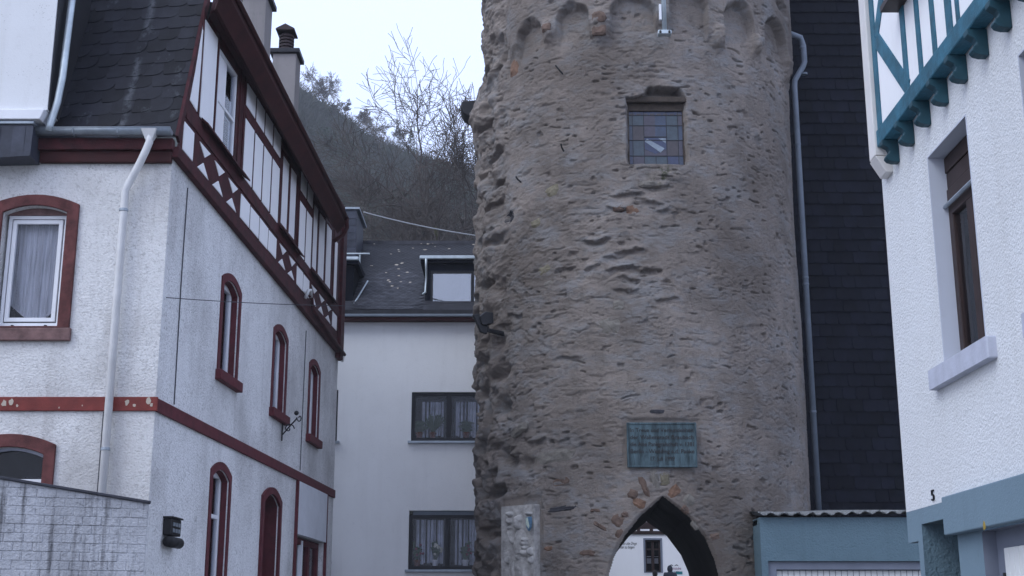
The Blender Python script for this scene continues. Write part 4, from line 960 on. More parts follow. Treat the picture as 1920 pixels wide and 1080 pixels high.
# --- tower material: lime render, brownish and mauve-grey, blotched
m, t, b = nodes_of('tower_render')
v = coords(t)
c = ramp(t, noise(t, v, .8, 8, .65), .34, .66, (.160, .138, .122), (.305, .262, .230))
c = mixc(t, mathn(t, 'MULTIPLY', ramp(t, noise(t, coords(t, (1, 1, 2.0)), 1.5, 8, .75), .48, .62), .7), c, (.255, .258, .262))
c = mixc(t, mathn(t, 'MULTIPLY', ramp(t, noise(t, coords(t, (1.2, 1.2, 1.0)), 2.6, 9, .78), .53, .66), .5), c, (.105, .092, .084))
c = mixc(t, mathn(t, 'MULTIPLY', ramp(t, noise(t, coords(t, (3.2, 3.2, .5)), 1.6, 5, .6), .58, .72), .35), c, (.145, .128, .118))
c = mixc(t, mathn(t, 'MULTIPLY', ramp(t, noise(t, coords(t, (1, 1, 1.6)), 12, 7, .78), .58, .66), .6), c, (.070, .062, .057))
c = mixc(t, mathn(t, 'MULTIPLY', ramp(t, noise(t, coords(t, (1, 1, 1.8)), 8, 7, .8), .60, .70), .5), c, (.36, .34, .32))
mg = N(t, 'ShaderNodeVectorMath', operation='DISTANCE'); g_ = N(t, 'ShaderNodeNewGeometry'); t.links.new(g_.outputs['Position'], mg.inputs[0])
mp_ = tow(1245, 328); mg.inputs[1].default_value = tpt(mp_[0], mp_[1], TR)
c = mixc(t, mathn(t, 'MULTIPLY', ramp(t, mg.outputs['Value'], .05, .42, (1, 1, 1), (0, 0, 0)), ramp(t, noise(t, v, 9, 5, .7), .45, .6)), c, (.055, .062, .035))
c = mixc(t, mathn(t, 'MULTIPLY', ramp(t, noise(t, coords(t, (1, 1, .8)), .42, 6, .6), .46, .62), .5), c, (.118, .096, .080))
t.links.new(c, b.inputs['Base Color']); b.inputs['Roughness'].default_value = .95; b.inputs['Specular IOR Level'].default_value = .15
h = mixc(t, .5, noise(t, coords(t, (1, 1, 1.8)), 22, 6, .7), noise(t, v, 75, 3, .6))
bump(t, b, h, .9, .05)
for nm, col, sc in (('stone_brown', (.125, .085, .066), 8), ('stone_rust', (.165, .098, .066), 8), ('stone_grey', (.165, .15, .13), 7), ('stone_olive', (.17, .15, .105), 9), ('stone_dark', (.045, .045, .052), 9), ('stone_relief', (.36, .345, .325), 7)):
    mat_plain(nm, col, .9, .38, sc, bumps=.8, bscale=30)

TW = thing('stone_tower', (CX, CY, slopez(25)), 'massive round stone tower with rough render, pointed gateway and blind arcade', 'tower')
rr_ = TR + DD; th = AA / TR
P = np.stack([CX + rr_ * np.sin(th), CY - rr_ * np.cos(th), ZZ], -1).reshape(-1, 3) - np.array(TW.location)
ac_ = (AA[:-1, :-1] + AA[1:, 1:]) / 2; zc_ = (ZZ[:-1, :-1] + ZZ[1:, 1:]) / 2
keep = arch_in(ac_, zc_) < 0
ii, jj = np.nonzero(keep); base_i = ii * NZ + jj
Q = np.stack([base_i, base_i + NZ, base_i + NZ + 1, base_i + 1], -1)
me = bpy.data.meshes.new('tower_wall'); me.vertices.add(len(P)); me.vertices.foreach_set('co', P.astype(np.float32).ravel())
me.loops.add(Q.size); me.loops.foreach_set('vertex_index', Q.astype(np.int32).ravel()); me.polygons.add(len(Q)); me.polygons.foreach_set('loop_start', np.arange(0, Q.size, 4, dtype=np.int32))
me.polygons.foreach_set('use_smooth', np.ones(len(Q), bool)); me.update(calc_edges=True); me.validate(); me.materials.append(M['tower_render'])
o = link(bpy.data.objects.new('tower_wall', me)); o.parent = TW
# rear of the drum with the far gate opening, and its top
mb = MB(); k = 40; ths = [R(108) + (R(248) - R(108)) * i / k for i in range(k + 1)]
for i in range(k):
    mid = (ths[i] + ths[i + 1]) / 2; lo = 4.4 if abs(math.degrees(mid) - 171) < 30 else 1.0
    mb.add([tpt(x * TR, z, TR) for x, z in ((ths[i], lo), (ths[i + 1], lo), (ths[i + 1], 19), (ths[i], 19))], [(0, 1, 2, 3)])
mb.add([tpt(x * TR, 19, TR + .2) for x in [6.283 * i / 40 for i in range(40)]], [tuple(range(40))]); mb.build('rear_wall', 'tower_render', TW, smooth=True)
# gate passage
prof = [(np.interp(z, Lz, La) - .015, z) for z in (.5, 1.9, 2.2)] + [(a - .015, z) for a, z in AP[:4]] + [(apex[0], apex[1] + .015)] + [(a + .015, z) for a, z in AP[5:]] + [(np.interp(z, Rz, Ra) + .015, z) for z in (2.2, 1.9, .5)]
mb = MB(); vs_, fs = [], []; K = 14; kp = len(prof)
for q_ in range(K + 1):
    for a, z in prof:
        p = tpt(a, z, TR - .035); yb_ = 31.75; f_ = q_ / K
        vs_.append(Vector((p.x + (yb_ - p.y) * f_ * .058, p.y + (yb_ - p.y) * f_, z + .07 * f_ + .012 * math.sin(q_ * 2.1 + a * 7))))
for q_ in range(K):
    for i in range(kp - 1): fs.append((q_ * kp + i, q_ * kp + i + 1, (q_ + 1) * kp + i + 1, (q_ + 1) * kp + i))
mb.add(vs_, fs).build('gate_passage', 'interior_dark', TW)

# --- stones left bare by the render
STONES = [(1035, 357, 30, 22, 20, 'stone_olive'), (1005, 418, 20, 18, 0, 'stone_olive'), (955, 408, 20, 22, 30, 'stone_dark'), (1140, 610, 50, 34, -5, 'stone_grey'), (1160, 572, 26, 20, -8, 'stone_grey'), (1020, 505, 28, 18, 15, 'stone_olive'), (1028, 532, 20, 12, 0, 'stone_grey'), (1187, 393, 30, 18, 5, 'stone_rust'), (1160, 390, 26, 12, 0, 'stone_brown'),
          (1040, 855, 80, 30, 5, 'stone_grey'), (1053, 903, 34, 16, 12, 'stone_brown'), (1053, 954, 58, 11, 5, 'stone_dark'), (1116, 957, 22, 8, 0, 'stone_brown'), (1124, 986, 34, 10, -32, 'stone_brown'), (1158, 976, 26, 26, -30, 'stone_brown'), (1028, 1028, 18, 11, 12, 'stone_rust'), (1102, 1037, 34, 12, -3, 'stone_brown'),
          (1186, 926, 24, 20, -15, 'stone_brown'), (1198, 943, 28, 20, -25, 'stone_rust'), (1208, 912, 15, 46, 22, 'stone_brown'), (1264, 921, 30, 22, 42, 'stone_rust'), (1228, 897, 18, 44, 14, 'stone_grey'), (1248, 897, 22, 30, -4, 'stone_olive'), (1292, 938, 24, 26, 35, 'stone_grey'), (1172, 965, 16, 14, 0, 'stone_brown'), (963, 128, 20, 36, 5, 'stone_rust'), (1340, 1006, 24, 14, 8, 'stone_brown'),
          (1127, 40, 26, 22, 0, 'stone_brown'), (1127, 64, 28, 22, 4, 'stone_brown'), (1034, 58, 18, 18, 0, 'stone_brown'), (1215, 345, 40, 14, 0, 'stone_grey'), (1232, 772, 34, 8, 0, 'stone_dark'), (978, 805, 36, 20, 20, 'stone_grey'), (1285, 955, 14, 20, 40, 'stone_brown'), (1305, 985, 12, 22, 38, 'stone_grey'), (1160, 1000, 14, 22, -28, 'stone_brown')]
random.seed(31)
for u, v_, w, h_, rot_, mt in STONES:
    ca, cz = tow(u, v_); a1, _ = tow(u + w / 2, v_); a0, _ = tow(u - w / 2, v_); _, zt_ = tow(u, v_ - h_ / 2); _, zb_ = tow(u, v_ + h_ / 2)
    hw, hh = abs(a1 - a0) / 2, abs(zt_ - zb_) / 2; base_d = disp_at(ca, cz); k = 9; cr_, sr_ = math.cos(R(rot_)), math.sin(R(rot_))
    ring = []
    for i in range(k):
        an = 6.283 * (i + random.uniform(-.25, .25)) / k; c_, s_ = math.cos(an), math.sin(an); e = random.uniform(.82, 1.08)
        x = hw * e * math.copysign(abs(c_) ** .65, c_); y = hh * e * math.copysign(abs(s_) ** .65, s_); ring.append((x * cr_ - y * sr_, x * sr_ + y * cr_))
    vs_ = [tpt(ca + x, cz + y, TR + disp_at(ca + x, cz + y) - .04) for x, y in ring] + [tpt(ca + x * .93, cz + y * .93, TR + max(disp_at(ca + x, cz + y), base_d - .02) + .002) for x, y in ring] + [tpt(ca + x * .5, cz + y * .5, TR + base_d + random.uniform(.004, .024)) for x, y in ring] + [tpt(ca, cz, TR + base_d + .016)]
    fs = [(r0 * k + i, r0 * k + (i + 1) % k, (r0 + 1) * k + (i + 1) % k, (r0 + 1) * k + i) for r0 in (0, 1) for i in range(k)] + [(2 * k + i, 2 * k + (i + 1) % k, 3 * k) for i in range(k)]
    MB().add(vs_, fs).build('stone', mt, TW)

# --- leaded window in the niche
FN = Fr((0, CY - TR + .24), (1, 0), (0, -1))
wl, wr_, wb, wt = CX - .37, CX + .70, 10.44, 11.60
mat_plain('oak', (.055, .042, .033), .8, .3, 12)
tl_ = MB(); tl_.ring(FN, rect(wl - .06, wr_ + .06, wb - .05, wt + .26), rect(wl, wr_, wb, wt), -.06, .02); tl_ = tl_.build('window', 'oak', TW, bevel=.008)
MB().box(FN, wl - .10, wr_ + .1, .03, .13, wt + .15, wt + .27).build('lintel', 'oak', tl_, bevel=.02)
MB().add([FN.w(s, -.30, z) for s, z in rect(wl - .1, wr_ + .1, wb - .1, wt + .1)], [(0, 1, 2, 3)]).build('room_lining', 'room', tl_)
gl_cols = {'pane_blue': (.045, .075, .145), 'pane_mauve': (.085, .070, .105), 'pane_teal': (.06, .095, .125), 'pane_brown': (.075, .055, .06), 'pane_white': (.36, .44, .52), 'pane_deep': (.04, .06, .15)}
for nm, col in gl_cols.items():
    mm = mat_plain(nm, tuple(x * .5 for x in col), .3, .25, 14); mm.node_tree.nodes['Principled BSDF'].inputs['Specular IOR Level'].default_value = .6
W_, H_ = wr_ - wl, wt - wb
xs = [0, .065, .275, .49, .70, .915, 1.0]; zs_ = [0, .185, .47, .74, .93, 1.0]
pat = [['pane_deep', 'pane_mauve', 'pane_teal', 'pane_teal', 'pane_deep', 'pane_blue'], ['pane_blue', 'pane_teal', None, None, 'pane_brown', 'pane_mauve'], ['pane_blue', 'pane_brown', 'pane_mauve', 'pane_blue', 'pane_teal', 'pane_blue'], ['pane_teal', 'pane_teal', 'pane_mauve', 'pane_blue', 'pane_teal', 'pane_mauve'], ['pane_deep'] * 6]
random.seed(8)
for j in range(5):
    for i in range(6):
        if pat[j][i]:
            p = MB(); d_ = [random.uniform(-.004, .004) for _ in range(4)]
            p.add([FN.w(wl + xs[i + (k_ in (1, 2))] * W_, -.02 + d_[k_], wb + zs_[j + (k_ > 1)] * H_) for k_ in range(4)], [(0, 1, 2, 3)]); p.build('pane', pat[j][i], tl_)
# shield with white bend
sx0, sx1, sz0, sz1 = wl + .275 * W_, wl + .70 * W_, wb + .185 * H_, wb + .535 * H_
mx = (sx0 + sx1) / 2
MB().prism(FN, rect(sx0, sx1, sz0, sz1), -.03, -.021).build('pane', 'pane_mauve', tl_)
MB().prism(FN, [(sx0 + .01, sz1 - .02), (sx1 - .01, sz1 - .02), (sx1 - .01, sz0 + .15), (mx, sz0 + .04), (sx0 + .01, sz0 + .15)], -.02, -.016).build('shield', 'pane_deep', tl_)
MB().prism(FN, [(sx0 + .015, sz1 - .10), (sx0 + .06, sz1 - .04), (sx1 - .05, sz0 + .16), (sx1 - .13, sz0 + .07)], -.016, -.012).build('shield_bend', 'pane_white', tl_)
MB().prism(FN, [(mx + .06, sz1 - .03), (sx1 - .02, sz1 - .03), (sx1 - .02, sz1 - .14)], -.016, -.012).build('shield_corner', 'pane_white', tl_)
lead = MB()
for x in xs[1:-1]:
    if x in (.49,): lead.box(FN, wl + x * W_ - .006, wl + x * W_ + .006, -.02, -.010, wb, sz0)
    else: lead.box(FN, wl + x * W_ - .006, wl + x * W_ + .006, -.02, -.010, wb, wt)
for z in zs_[1:-1]: lead.box(FN, wl, wr_, -.02, -.0085, wb + z * H_ - .006, wb + z * H_ + .006)
lead.box(FN, sx0, sx1, -.02, -.008, sz1 - .012, sz1 + .006)
lead.build('leading', 'lead', tl_, stuff=True)
# frieze of small scallops along the window head
for i in range(8):
    s = wl + (i + .5) * W_ / 8; MB().prism(FN, [(s + .05 * math.cos(math.pi * q_ / 6), wt - .045 - .05 * math.sin(math.pi * q_ / 6)) for q_ in range(7)], -.018, -.012).build('scallop', 'pane_brown', tl_)

# --- bronze plaque
FP = Fr((0, CY - TR - .015), (1, 0), (0, -1))
p0 = onY(1176, 794, CY - TR - .015); p1 = onY(1306, 875, CY - TR - .015)
m, t, b = nodes_of('bronze_patina')
v = coords(t)
c = ramp(t, noise(t, coords(t, (9, 9, 1.4)), 1.3, 6, .7), .36, .66, (.012, .026, .031), (.085, .140, .160))
t.links.new(c, b.inputs['Base Color']); b.inputs['Roughness'].default_value = .6; b.inputs['Metallic'].default_value = .2
mat_plain('bronze_letter', (.028, .022, .021), .6, .3, 20)
PL = thing('bronze_plaque', (0.5 * (p0.x + p1.x), CY - TR, p1.z), 'green patinated bronze plaque with raised lettering above the gateway', 'plaque')
MB().box(FP, p0.x, p1.x, -.05, .02, p1.z, p0.z).build('plate', 'bronze_patina', PL, bevel=.006)
MB().ring(FP, rect(p0.x - .015, p1.x + .015, p1.z - .015, p0.z + .015), rect(p0.x + .02, p1.x - .02, p1.z + .02, p0.z - .02), -.04, .035).build('rim', 'bronze_patina', PL, bevel=.005)
lines = ['In Treue und Verbundenheit', 'der Wallenstadt Braubach', 'die Alte Pankgrafschaft v. 1381', 'Berlin - Wedding a.d. Panke']
pw = p1.x - p0.x
for i, tx in enumerate(lines):
    ob = text_mesh(tx, .112, 'bronze_letter', PL, 'lettering', FP, p0.x + .045, .022, p0.z - .165 - i * .132, .006)
    xsn = [v_.co.x for v_ in ob.data.vertices]; wtx = max(xsn) - min(xsn); f_ = (pw - .09) / wtx; x0_ = min(xsn)
    for v_ in ob.data.vertices: v_.co.x = x0_ + (v_.co.x - x0_) * f_
text_mesh('17. Juli 1999', .112, 'bronze_letter', PL, 'lettering', FP, (p0.x + p1.x) / 2, .022, p0.z - .165 - 4.05 * .132, .006, align='CENTER', xs=.85)

# --- carved stone relief of a standing armoured figure with a painted shield
rc = tow(980, 1000); ra_ = rc[0] / TR
rn = Vector((math.sin(ra_), -math.cos(ra_))); rd = Vector((math.cos(ra_), math.sin(ra_)))
rp = tpt(rc[0], 0, TR + .02); FRel = Fr((rp.x, rp.y), rd, rn)
hitL = FRel.hit(947, 1000); hitR = FRel.hit(1008, 1000); hitT = FRel.hit(980, 948)
w0, w1, zt = hitL[0], hitR[0], hitT[1]; zb = 1.4
REL = thing('carved_relief', FRel.w((w0 + w1) / 2, 0, zb), 'pale carved stone relief of an armoured figure on the tower flank', 'relief')
MB().box(FRel, w0, w1, -.2, .10, zb, zt).build('slab', 'stone_relief', REL, bevel=.015)
nu, nv = 120, 260; U, V = np.meshgrid(np.linspace(0, 1, nu), np.linspace(0, 1, nv), indexing='ij'); Wm = w1 - w0; Hm = zt - zb
def rp_(u, v_): s, z = FRel.hit(u, v_, .12); return (s - w0) / Wm, (z - zb) / Hm
hgt = np.zeros_like(U)
def blob(u, v_, ru, rv, hh, rot=0.0, pw_=1.0):
    global hgt
    cu, cv = rp_(u, v_); x = (U - cu) * Wm; y = (V - cv) * Hm; c_, s_ = math.cos(R(rot)), math.sin(R(rot)); xx = (x * c_ + y * s_) / ru; yy = (-x * s_ + y * c_) / rv
    hgt = (hgt ** 3 + (.95 * hh * np.clip(1 - np.abs(xx) ** 2.4 - np.abs(yy) ** 2.4, 0, 1) ** .6) ** 3) ** (1 / 3)
def dent(u, v_, ru, rv, hh):
    global hgt
    cu, cv = rp_(u, v_); hgt = hgt - hh * np.exp(-(((U - cu) * Wm / ru) ** 2 + ((V - cv) * Hm / rv) ** 2))
blob(975, 1022, .17, .30, .10); blob(975, 1060, .17, .35, .09); blob(972, 984, .075, .095, .15); blob(972, 974, .095, .08, .12)      # torso, head
blob(955, 977, .065, .06, .11); blob(956, 964, .075, .05, .13); blob(955, 990, .05, .04, .08)                                       # second face with cap, left
blob(985, 1012, .06, .045, .13); blob(985, 1019, .06, .045, .13); blob(985, 1027, .06, .045, .12); blob(984, 1037, .07, .07, .12)     # armoured arm
blob(957, 1002, .05, .10, .10, 20); blob(960, 1012, .05, .09, .10, 30); blob(995, 1034, .055, .08, .13); blob(996, 1050, .05, .07, .11, -20)
blob(992, 963, .085, .035, .12); blob(952, 1050, .05, .07, .11); blob(975, 1046, .06, .05, .11)
blob(965, 1072, .05, .20, .10, 4); blob(985, 1075, .05, .20, .10, -4)
dent(970, 982, .014, .012, .03); dent(976, 982, .014, .012, .03); dent(973, 992, .02, .008, .03); dent(953, 976, .01, .01, .03); dent(958, 976, .01, .01, .03); dent(960, 1030, .012, .10, .05); dent(978, 1040, .08, .012, .03)
hgt = hgt + .018 * (fbm(U * 14, V * 40, 201, 4) - .5)
edge_m = np.minimum(np.minimum(U, 1 - U) / .04, np.minimum(V, 1 - V) / .02).clip(0, 1)
vs_ = [FRel.w(w0 + float(U[i, j]) * Wm, .101 + max(0.0, float(hgt[i, j])) * float(edge_m[i, j]), zb + float(V[i, j]) * Hm) for i in range(nu) for j in range(nv)]
fs = [(i * nv + j, (i + 1) * nv + j, (i + 1) * nv + j + 1, i * nv + j + 1) for i in range(nu - 1) for j in range(nv - 1)]
MB().add(vs_, fs).build('figure', 'stone_relief', REL, smooth=True)
q0 = FRel.hit(991, 981, .2)
shd = [(-.06, .11), (.07, .12), (.075, .0), (.055, -.08), (.01, -.15), (-.04, -.08), (-.06, .0)]
MB().prism(FRel, [(q0[0] + x, q0[1] + y) for x, y in shd], .17, .225).build('shield', 'shield_blue', REL, bevel=.012)
MB().prism(FRel, [(q0[0] - .05, q0[1] + .10), (q0[0] + .0, q0[1] + .105), (q0[0] + .05, q0[1] - .06), (q0[0] + .03, q0[1] - .10), (q0[0] - .035, q0[1] - .03)], .225, .23).build('shield_bend', 'shield_pale', REL)

# --- things fixed to the tower
def fixp(u, v_, out): a, z = tow(u, v_); return tpt(a, z, TR + out)
ms = thing('mast_tube', fixp(1240, 80, .3), 'zinc tube with white box and clamp fixed below the tower arcade', 'mast')
c_ = fixp(1240, 76, .33)
MB().tube([c_ + Vector((0, 0, -.02)), c_ + Vector((0, 0, 2.6))], .048, 14).build('tube', 'zinc_pale', ms, smooth=True)
fr = Fr((c_.x, c_.y), (1, 0), (0, -1))
MB().box(fr, -.135, .135, -.10, .06, c_.z - .03, c_.z + .055).build('clamp', 'zinc_pale', ms, bevel=.012)
for x in (-.09, .09): MB().lathe(Vector((c_.x + x, c_.y - .07, c_.z)), [(.02, -.02), (.025, 0), (.02, .03)], 8).build('bolt', 'iron', ms)
MB().box(fr, -.10, -.052, -.03, .05, c_.z + .28, c_.z + .62).build('box', 'white_frame', ms, bevel=.006)
fl_ = thing('floodlight', fixp(935, 610, .1), 'small black floodlight on a bracket on the eroded tower flank', 'floodlight')
f1 = fixp(936, 603, .36); f0 = fixp(936, 606, .22)
MB().tube([fixp(938, 625, -.1), fixp(936, 622, .26), f1 + Vector((-.02, .02, -.02))], .05, 8).build('bracket', 'iron', fl_)
frl = Fr((f1.x, f1.y), (.94, .34), (.34, -.94))
MB().prism(frl, [(x_, z_ + f1.z) for x_, z_ in ((-.12, .04), (.0, .15), (.17, .14), (.18, -.08), (.02, -.13), (-.08, -.12))], -.10, .10).build('housing', 'iron', fl_, bevel=.02)
MB().prism(frl, [(x_, z_ + f1.z) for x_, z_ in ((-.24, .08), (-.13, .10), (.04, -.12), (.06, -.30), (-.08, -.26))], -.05, .05).build('mounting_plate', 'iron', fl_, bevel=.01)
sb_ = onY(878, 208, 28.0); frs = Fr((sb_.x, 28.0), (1, 0), (0, -1))
MB().prism(frs, [(-.17, -.02 + sb_.z), (-.15, .13 + sb_.z), (.45, .20 + sb_.z), (.45, -.30 + sb_.z), (.02, -.22 + sb_.z), (-.1, -.14 + sb_.z)], -.35, .25).build('beam_stub', 'iron', TW, bevel=.02)
for u, v_, u2, v2 in [(1046, 126, 1057, 141), (974, 333, 977, 343), (1056, 272, 1056, 284)]:
    MB().tube([fixp(u, v_, .10), fixp((u + u2) / 2, (v_ + v2) / 2, .07), fixp(u2, v2, -.05)], .018, 6).build('iron_hook', 'iron', TW)

# ================================================================== THROUGH THE GATE: TIMBERED INN AND TWO PEOPLE
YI = 52.0; FI = Fr((0, YI), (1, 0), (0, -1))
INN = thing('timbered_inn', (6, 54, slopez(YI)), 'white inn with dark half-timbered storey seen through the gateway', 'inn')
i0 = onY(1206, 1009, YI); i1 = onY(1243, 1074, YI); zt_ = onY(1210, 1002, YI).z
wall(FI, [(0, 1.5), (12, 1.5), (12, zt_), (0, zt_)], [rect(i0.x, i1.x, i1.z, i0.z)], .15, 'front_wall', 'infill', INN)
wi = frame_window(FI, i0.x + .06, i1.x - .06, i1.z + .01, i0.z - .06, -.08, INN, 'brown_frame', t=.07, d=.06, bars=((i0.x + i1.x) / 2,), hbars=(i0.z - .42,), room=.4)
MB().ring(FI, rect(i0.x - .001, i1.x + .001, i1.z, i0.z), rect(i0.x + .07, i1.x - .07, i1.z + .03, i0.z - .07), -.14, .02).build('surround', 'garage_frame', wi)
for s in ((i0.x + i1.x) / 2 - .14, (i0.x + i1.x) / 2 + .14):
    MB().box(FI, s - .085, s + .085, -.22, -.20, i1.z + .36, i1.z + .56).build('cafe_curtain', 'white_board', wi)
    MB().box(FI, s - .085, s + .085, -.22, -.20, i1.z + .61, i1.z + .64).build('curtain_rail', 'white_board', wi)
tmb = MB(); tmb.box(FI, 0, 12, -.1, .06, zt_, 8.5); tmb = tmb.build('timber_storey', 'brown_frame', INN)
for j in range(3):
    for i in range(20):
        s = 3.0 + i * .5 + .16 * j; MB().box(FI, s, s + .36, .055, .068, zt_ + .13 + j * .34, zt_ + .13 + j * .34 + (.07 if j == 0 else .2)).build('infill_panel', 'infill', tmb)
MB().add([Vector(p) for p in ((0, 51.4, 8.4), (12, 51.4, 8.4), (12, 56, 13), (0, 56, 13))], [(0, 1, 2, 3)]).build('roof', 'slate_roof', INN)
t0 = onY(1159, 1019, YI); text_mesh('wie man alte Dinge', .16, 'print_black', INN, 'wall_writing', FI, t0.x - .05, .004, t0.z - .05, .002, shear=.3, xs=.62)
t1 = onY(1154, 1026, YI); text_mesh('und Lieder zu fangen', .16, 'print_black', INN, 'wall_writing', FI, t1.x - .10, .004, t1.z - .05, .002, shear=.3, xs=.62)
sg0 = onY(1254, 1069, YI); text_mesh('Weinstube', .15, 'print_magenta', INN, 'sign_lettering', FI, sg0.x, .004, sg0.z + .02, .002, xs=.72)
text_mesh('Eckartz', .15, 'print_teal', INN, 'sign_lettering', FI, sg0.x, .004, sg0.z - .11, .002, xs=.9)
for dx in (.10, .30): MB().prism(FI, [(sg0.x + dx - .09, sg0.z + .15), (sg0.x + dx - .02, sg0.z + .21), (sg0.x + dx + .03, sg0.z + .21), (sg0.x + dx + .09, sg0.z + .15), (sg0.x + dx + .0, sg0.z + .18)], .0, .004).build('sign_emblem', 'print_black', INN)
tq = onY(1265, 1072, YI); MB().box(FI, tq.x + .04, tq.x + .30, .0, .006, tq.z - .10, tq.z + .01).build('sign_panel', 'print_teal', INN)

def person(u, v_, Y, hgt_, label, cap):
    p = onY(u, v_, Y); g = p.z - hgt_; P_ = thing('person', (p.x, Y, g), label, 'person')
    J = {'pel': (0, 0, .52), 'che': (0, .0, .74), 'nek': (0, 0, .855), 'head': (0, .01, .90), 'top': (0, .01, .965),
         'sl': (-.105, 0, .815), 'el': (-.135, .01, .64), 'hl': (-.13, -.04, .49), 'sr': (.105, 0, .815), 'er': (.135, .01, .64), 'hr': (.13, -.04, .49),
         'kl': (-.055, 0, .28), 'fl': (-.058, .0, .04), 'tl': (-.06, -.07, .015), 'kr': (.055, -.01, .28), 'fr': (.058, .02, .04), 'tr': (.06, -.05, .015), 'hipl': (-.05, 0, .50), 'hipr': (.05, 0, .50)}
    rad = {'pel': .085, 'che': .095, 'nek': .035, 'head': .052, 'top': .045, 'sl': .052, 'el': .036, 'hl': .024, 'sr': .052, 'er': .036, 'hr': .024, 'kl': .044, 'fl': .032, 'tl': .024, 'kr': .044, 'fr': .032, 'tr': .024, 'hipl': .062, 'hipr': .062}
    E_ = [('pel', 'che'), ('che', 'nek'), ('nek', 'head'), ('head', 'top'), ('che', 'sl'), ('sl', 'el'), ('el', 'hl'), ('che', 'sr'), ('sr', 'er'), ('er', 'hr'), ('pel', 'hipl'), ('hipl', 'kl'), ('kl', 'fl'), ('fl', 'tl'), ('pel', 'hipr'), ('hipr', 'kr'), ('kr', 'fr'), ('fr', 'tr')]
    ks = list(J); me = bpy.data.meshes.new('body'); me.from_pydata([Vector(J[k]) * hgt_ for k in ks], [(ks.index(a), ks.index(b)) for a, b in E_], [])
    o = link(bpy.data.objects.new('body', me)); o.parent = P_; me.materials.append(M['jacket'])
    sk_ = o.modifiers.new('skin', 'SKIN'); sb2 = o.modifiers.new('sub', 'SUBSURF'); sb2.levels = sb2.render_levels = 2
    for i, k in enumerate(ks): me.skin_vertices[0].data[i].radius = (rad[k] * hgt_, rad[k] * hgt_ * (.75 if k in ('pel', 'che') else 1))
    me.skin_vertices[0].data[0].use_root = True
    MB().ball(Vector((p.x, Y + .01 * hgt_, g + .925 * hgt_)), (.058 * hgt_, .066 * hgt_, .078 * hgt_), 8).build('hair' if not cap else 'hood', 'hair' if not cap else 'jacket', P_, smooth=True)
    return P_
person(1256, 1060, 49.5, 1.78, 'person in a dark hooded jacket walking beyond the gateway', True)
person(1228, 1069, 48.5, 1.66, 'dark-haired person beside the hooded walker beyond the gateway', False)

# ================================================================== HILLSIDE, TREES, CABLES
RU = [(-60, 60), (300, 80), (480, 115), (560, 158), (600, 188), (640, 215), (680, 250), (720, 278), (780, 306), (860, 330), (960, 345), (1400, 360), (1900, 360)]
def ridge_pt(u):
    us = [q_[0] for q_ in RU]; return float(np.interp(u, us, [q_[1] for q_ in RU]))
YR = 190.0
def hillz(x, y):
    k = x / YR; u = 960 + F * k * 1.0
    for _ in range(2):
        v_ = ridge_pt(u); a, yy, z = ray(u, v_); u = 960 + F * (x / YR) * yy
    zr = ZC + z / yy * YR
    f_ = min(1.0, max(0.0, (y - 44) / (YR - 44))); s_ = f_ ** .85
    h_ = 2.4 + (zr - 2.4) * s_
    if y > YR: h_ -= (y - YR) * .10
    q_ = min(1.0, max(0.0, (x - .2) / 3)) * min(1.0, max(0.0, (82 - y) / 14)); h_ = h_ * (1 - q_) + (.04 * min(y, 60) - .6) * q_
    return h_
from mathutils import noise as mnoise
def hz(x, y):
    d = mnoise.noise(Vector((x * .06, y * .04, 1.3))) * 2.2 + mnoise.noise(Vector((x * .2, y * .15, 7.7))) * 1.0 + mnoise.noise(Vector((x * .9, y * .8, 2.2))) * .3
    return hillz(x, y) + d * min(1, max(0, (y - 44) / 12)) * (1 if y < YR - 8 else .55)
xs = np.linspace(-110, 110, 181); ys = np.concatenate([np.linspace(43, YR, 110), np.linspace(YR + 2, 360, 12)])
vs_ = [Vector((float(x), float(y), hz(float(x), float(y)))) for y in ys for x in xs]; k = len(xs)
mat_plain('hill_soil', (.034, .039, .032), .95, .45, .35, bumps=.6, bscale=1.2)
ho = MB().add(vs_, [(j * k + i, j * k + i + 1, (j + 1) * k + i + 1, (j + 1) * k + i) for j in range(len(ys) - 1) for i in range(k - 1)]).build('hill', 'hill_soil', smooth=True); ho['kind'] = 'structure'
mat_plain('scrub', (.046, .050, .043), .95, .5, .12); mat_plain('evergreen', (.038, .054, .034), .9, .4, 1.0)
mat_plain('bark', (.105, .10, .062), .9, .4, 2.0, bumps=.5, bscale=20); mat_plain('bark_pale', (.13, .115, .105), .9, .3, 3); mat_plain('twig', (.075, .064, .058), .9, .3, 3)
random.seed(77)
def strip(mb, p0, p1, w):
    d = (p1 - p0); q_ = d.cross(Vector((random.uniform(-1, 1), random.uniform(-1, 1), .2))); q_ = q_.normalized() * w if q_.length > 1e-6 else Vector((w, 0, 0))
    mb.add([p0 - q_, p0 + q_, p1], [(0, 1, 2)])
sc = MB(); ev = MB()
for i in range(14000):
    y = 46 + (YR - 44) * random.random() ** 1.1; x = random.uniform(-.235, .02) * y
    z = hz(x, y); h_ = random.uniform(.5, 1.5) * (.6 + y / 160); base_ = Vector((x, y, z - .1))
    green = mnoise.noise(Vector((x * .16, y * .10, 4.4))) > .22
    for j in range(9):
        a = random.uniform(0, 6.283); tip = base_ + Vector((math.cos(a) * h_ * .8, math.sin(a) * h_ * .8, h_ * random.uniform(.25, 1.1)))
        if green and j < 6:
            c_ = base_ + Vector((random.uniform(-.6, .6), random.uniform(-.6, .6), random.uniform(.1, 1.1))); q_ = Vector((random.uniform(-1, 1), random.uniform(-1, 1), random.uniform(-1, 1))) * .28; r_ = Vector((random.uniform(-1, 1), random.uniform(-1, 1), random.uniform(-1, 1))) * .28
            ev.add([c_, c_ + q_, c_ + r_], [(0, 1, 2)])
        else: strip(sc, base_, tip, .03 + .012 * y / 60)
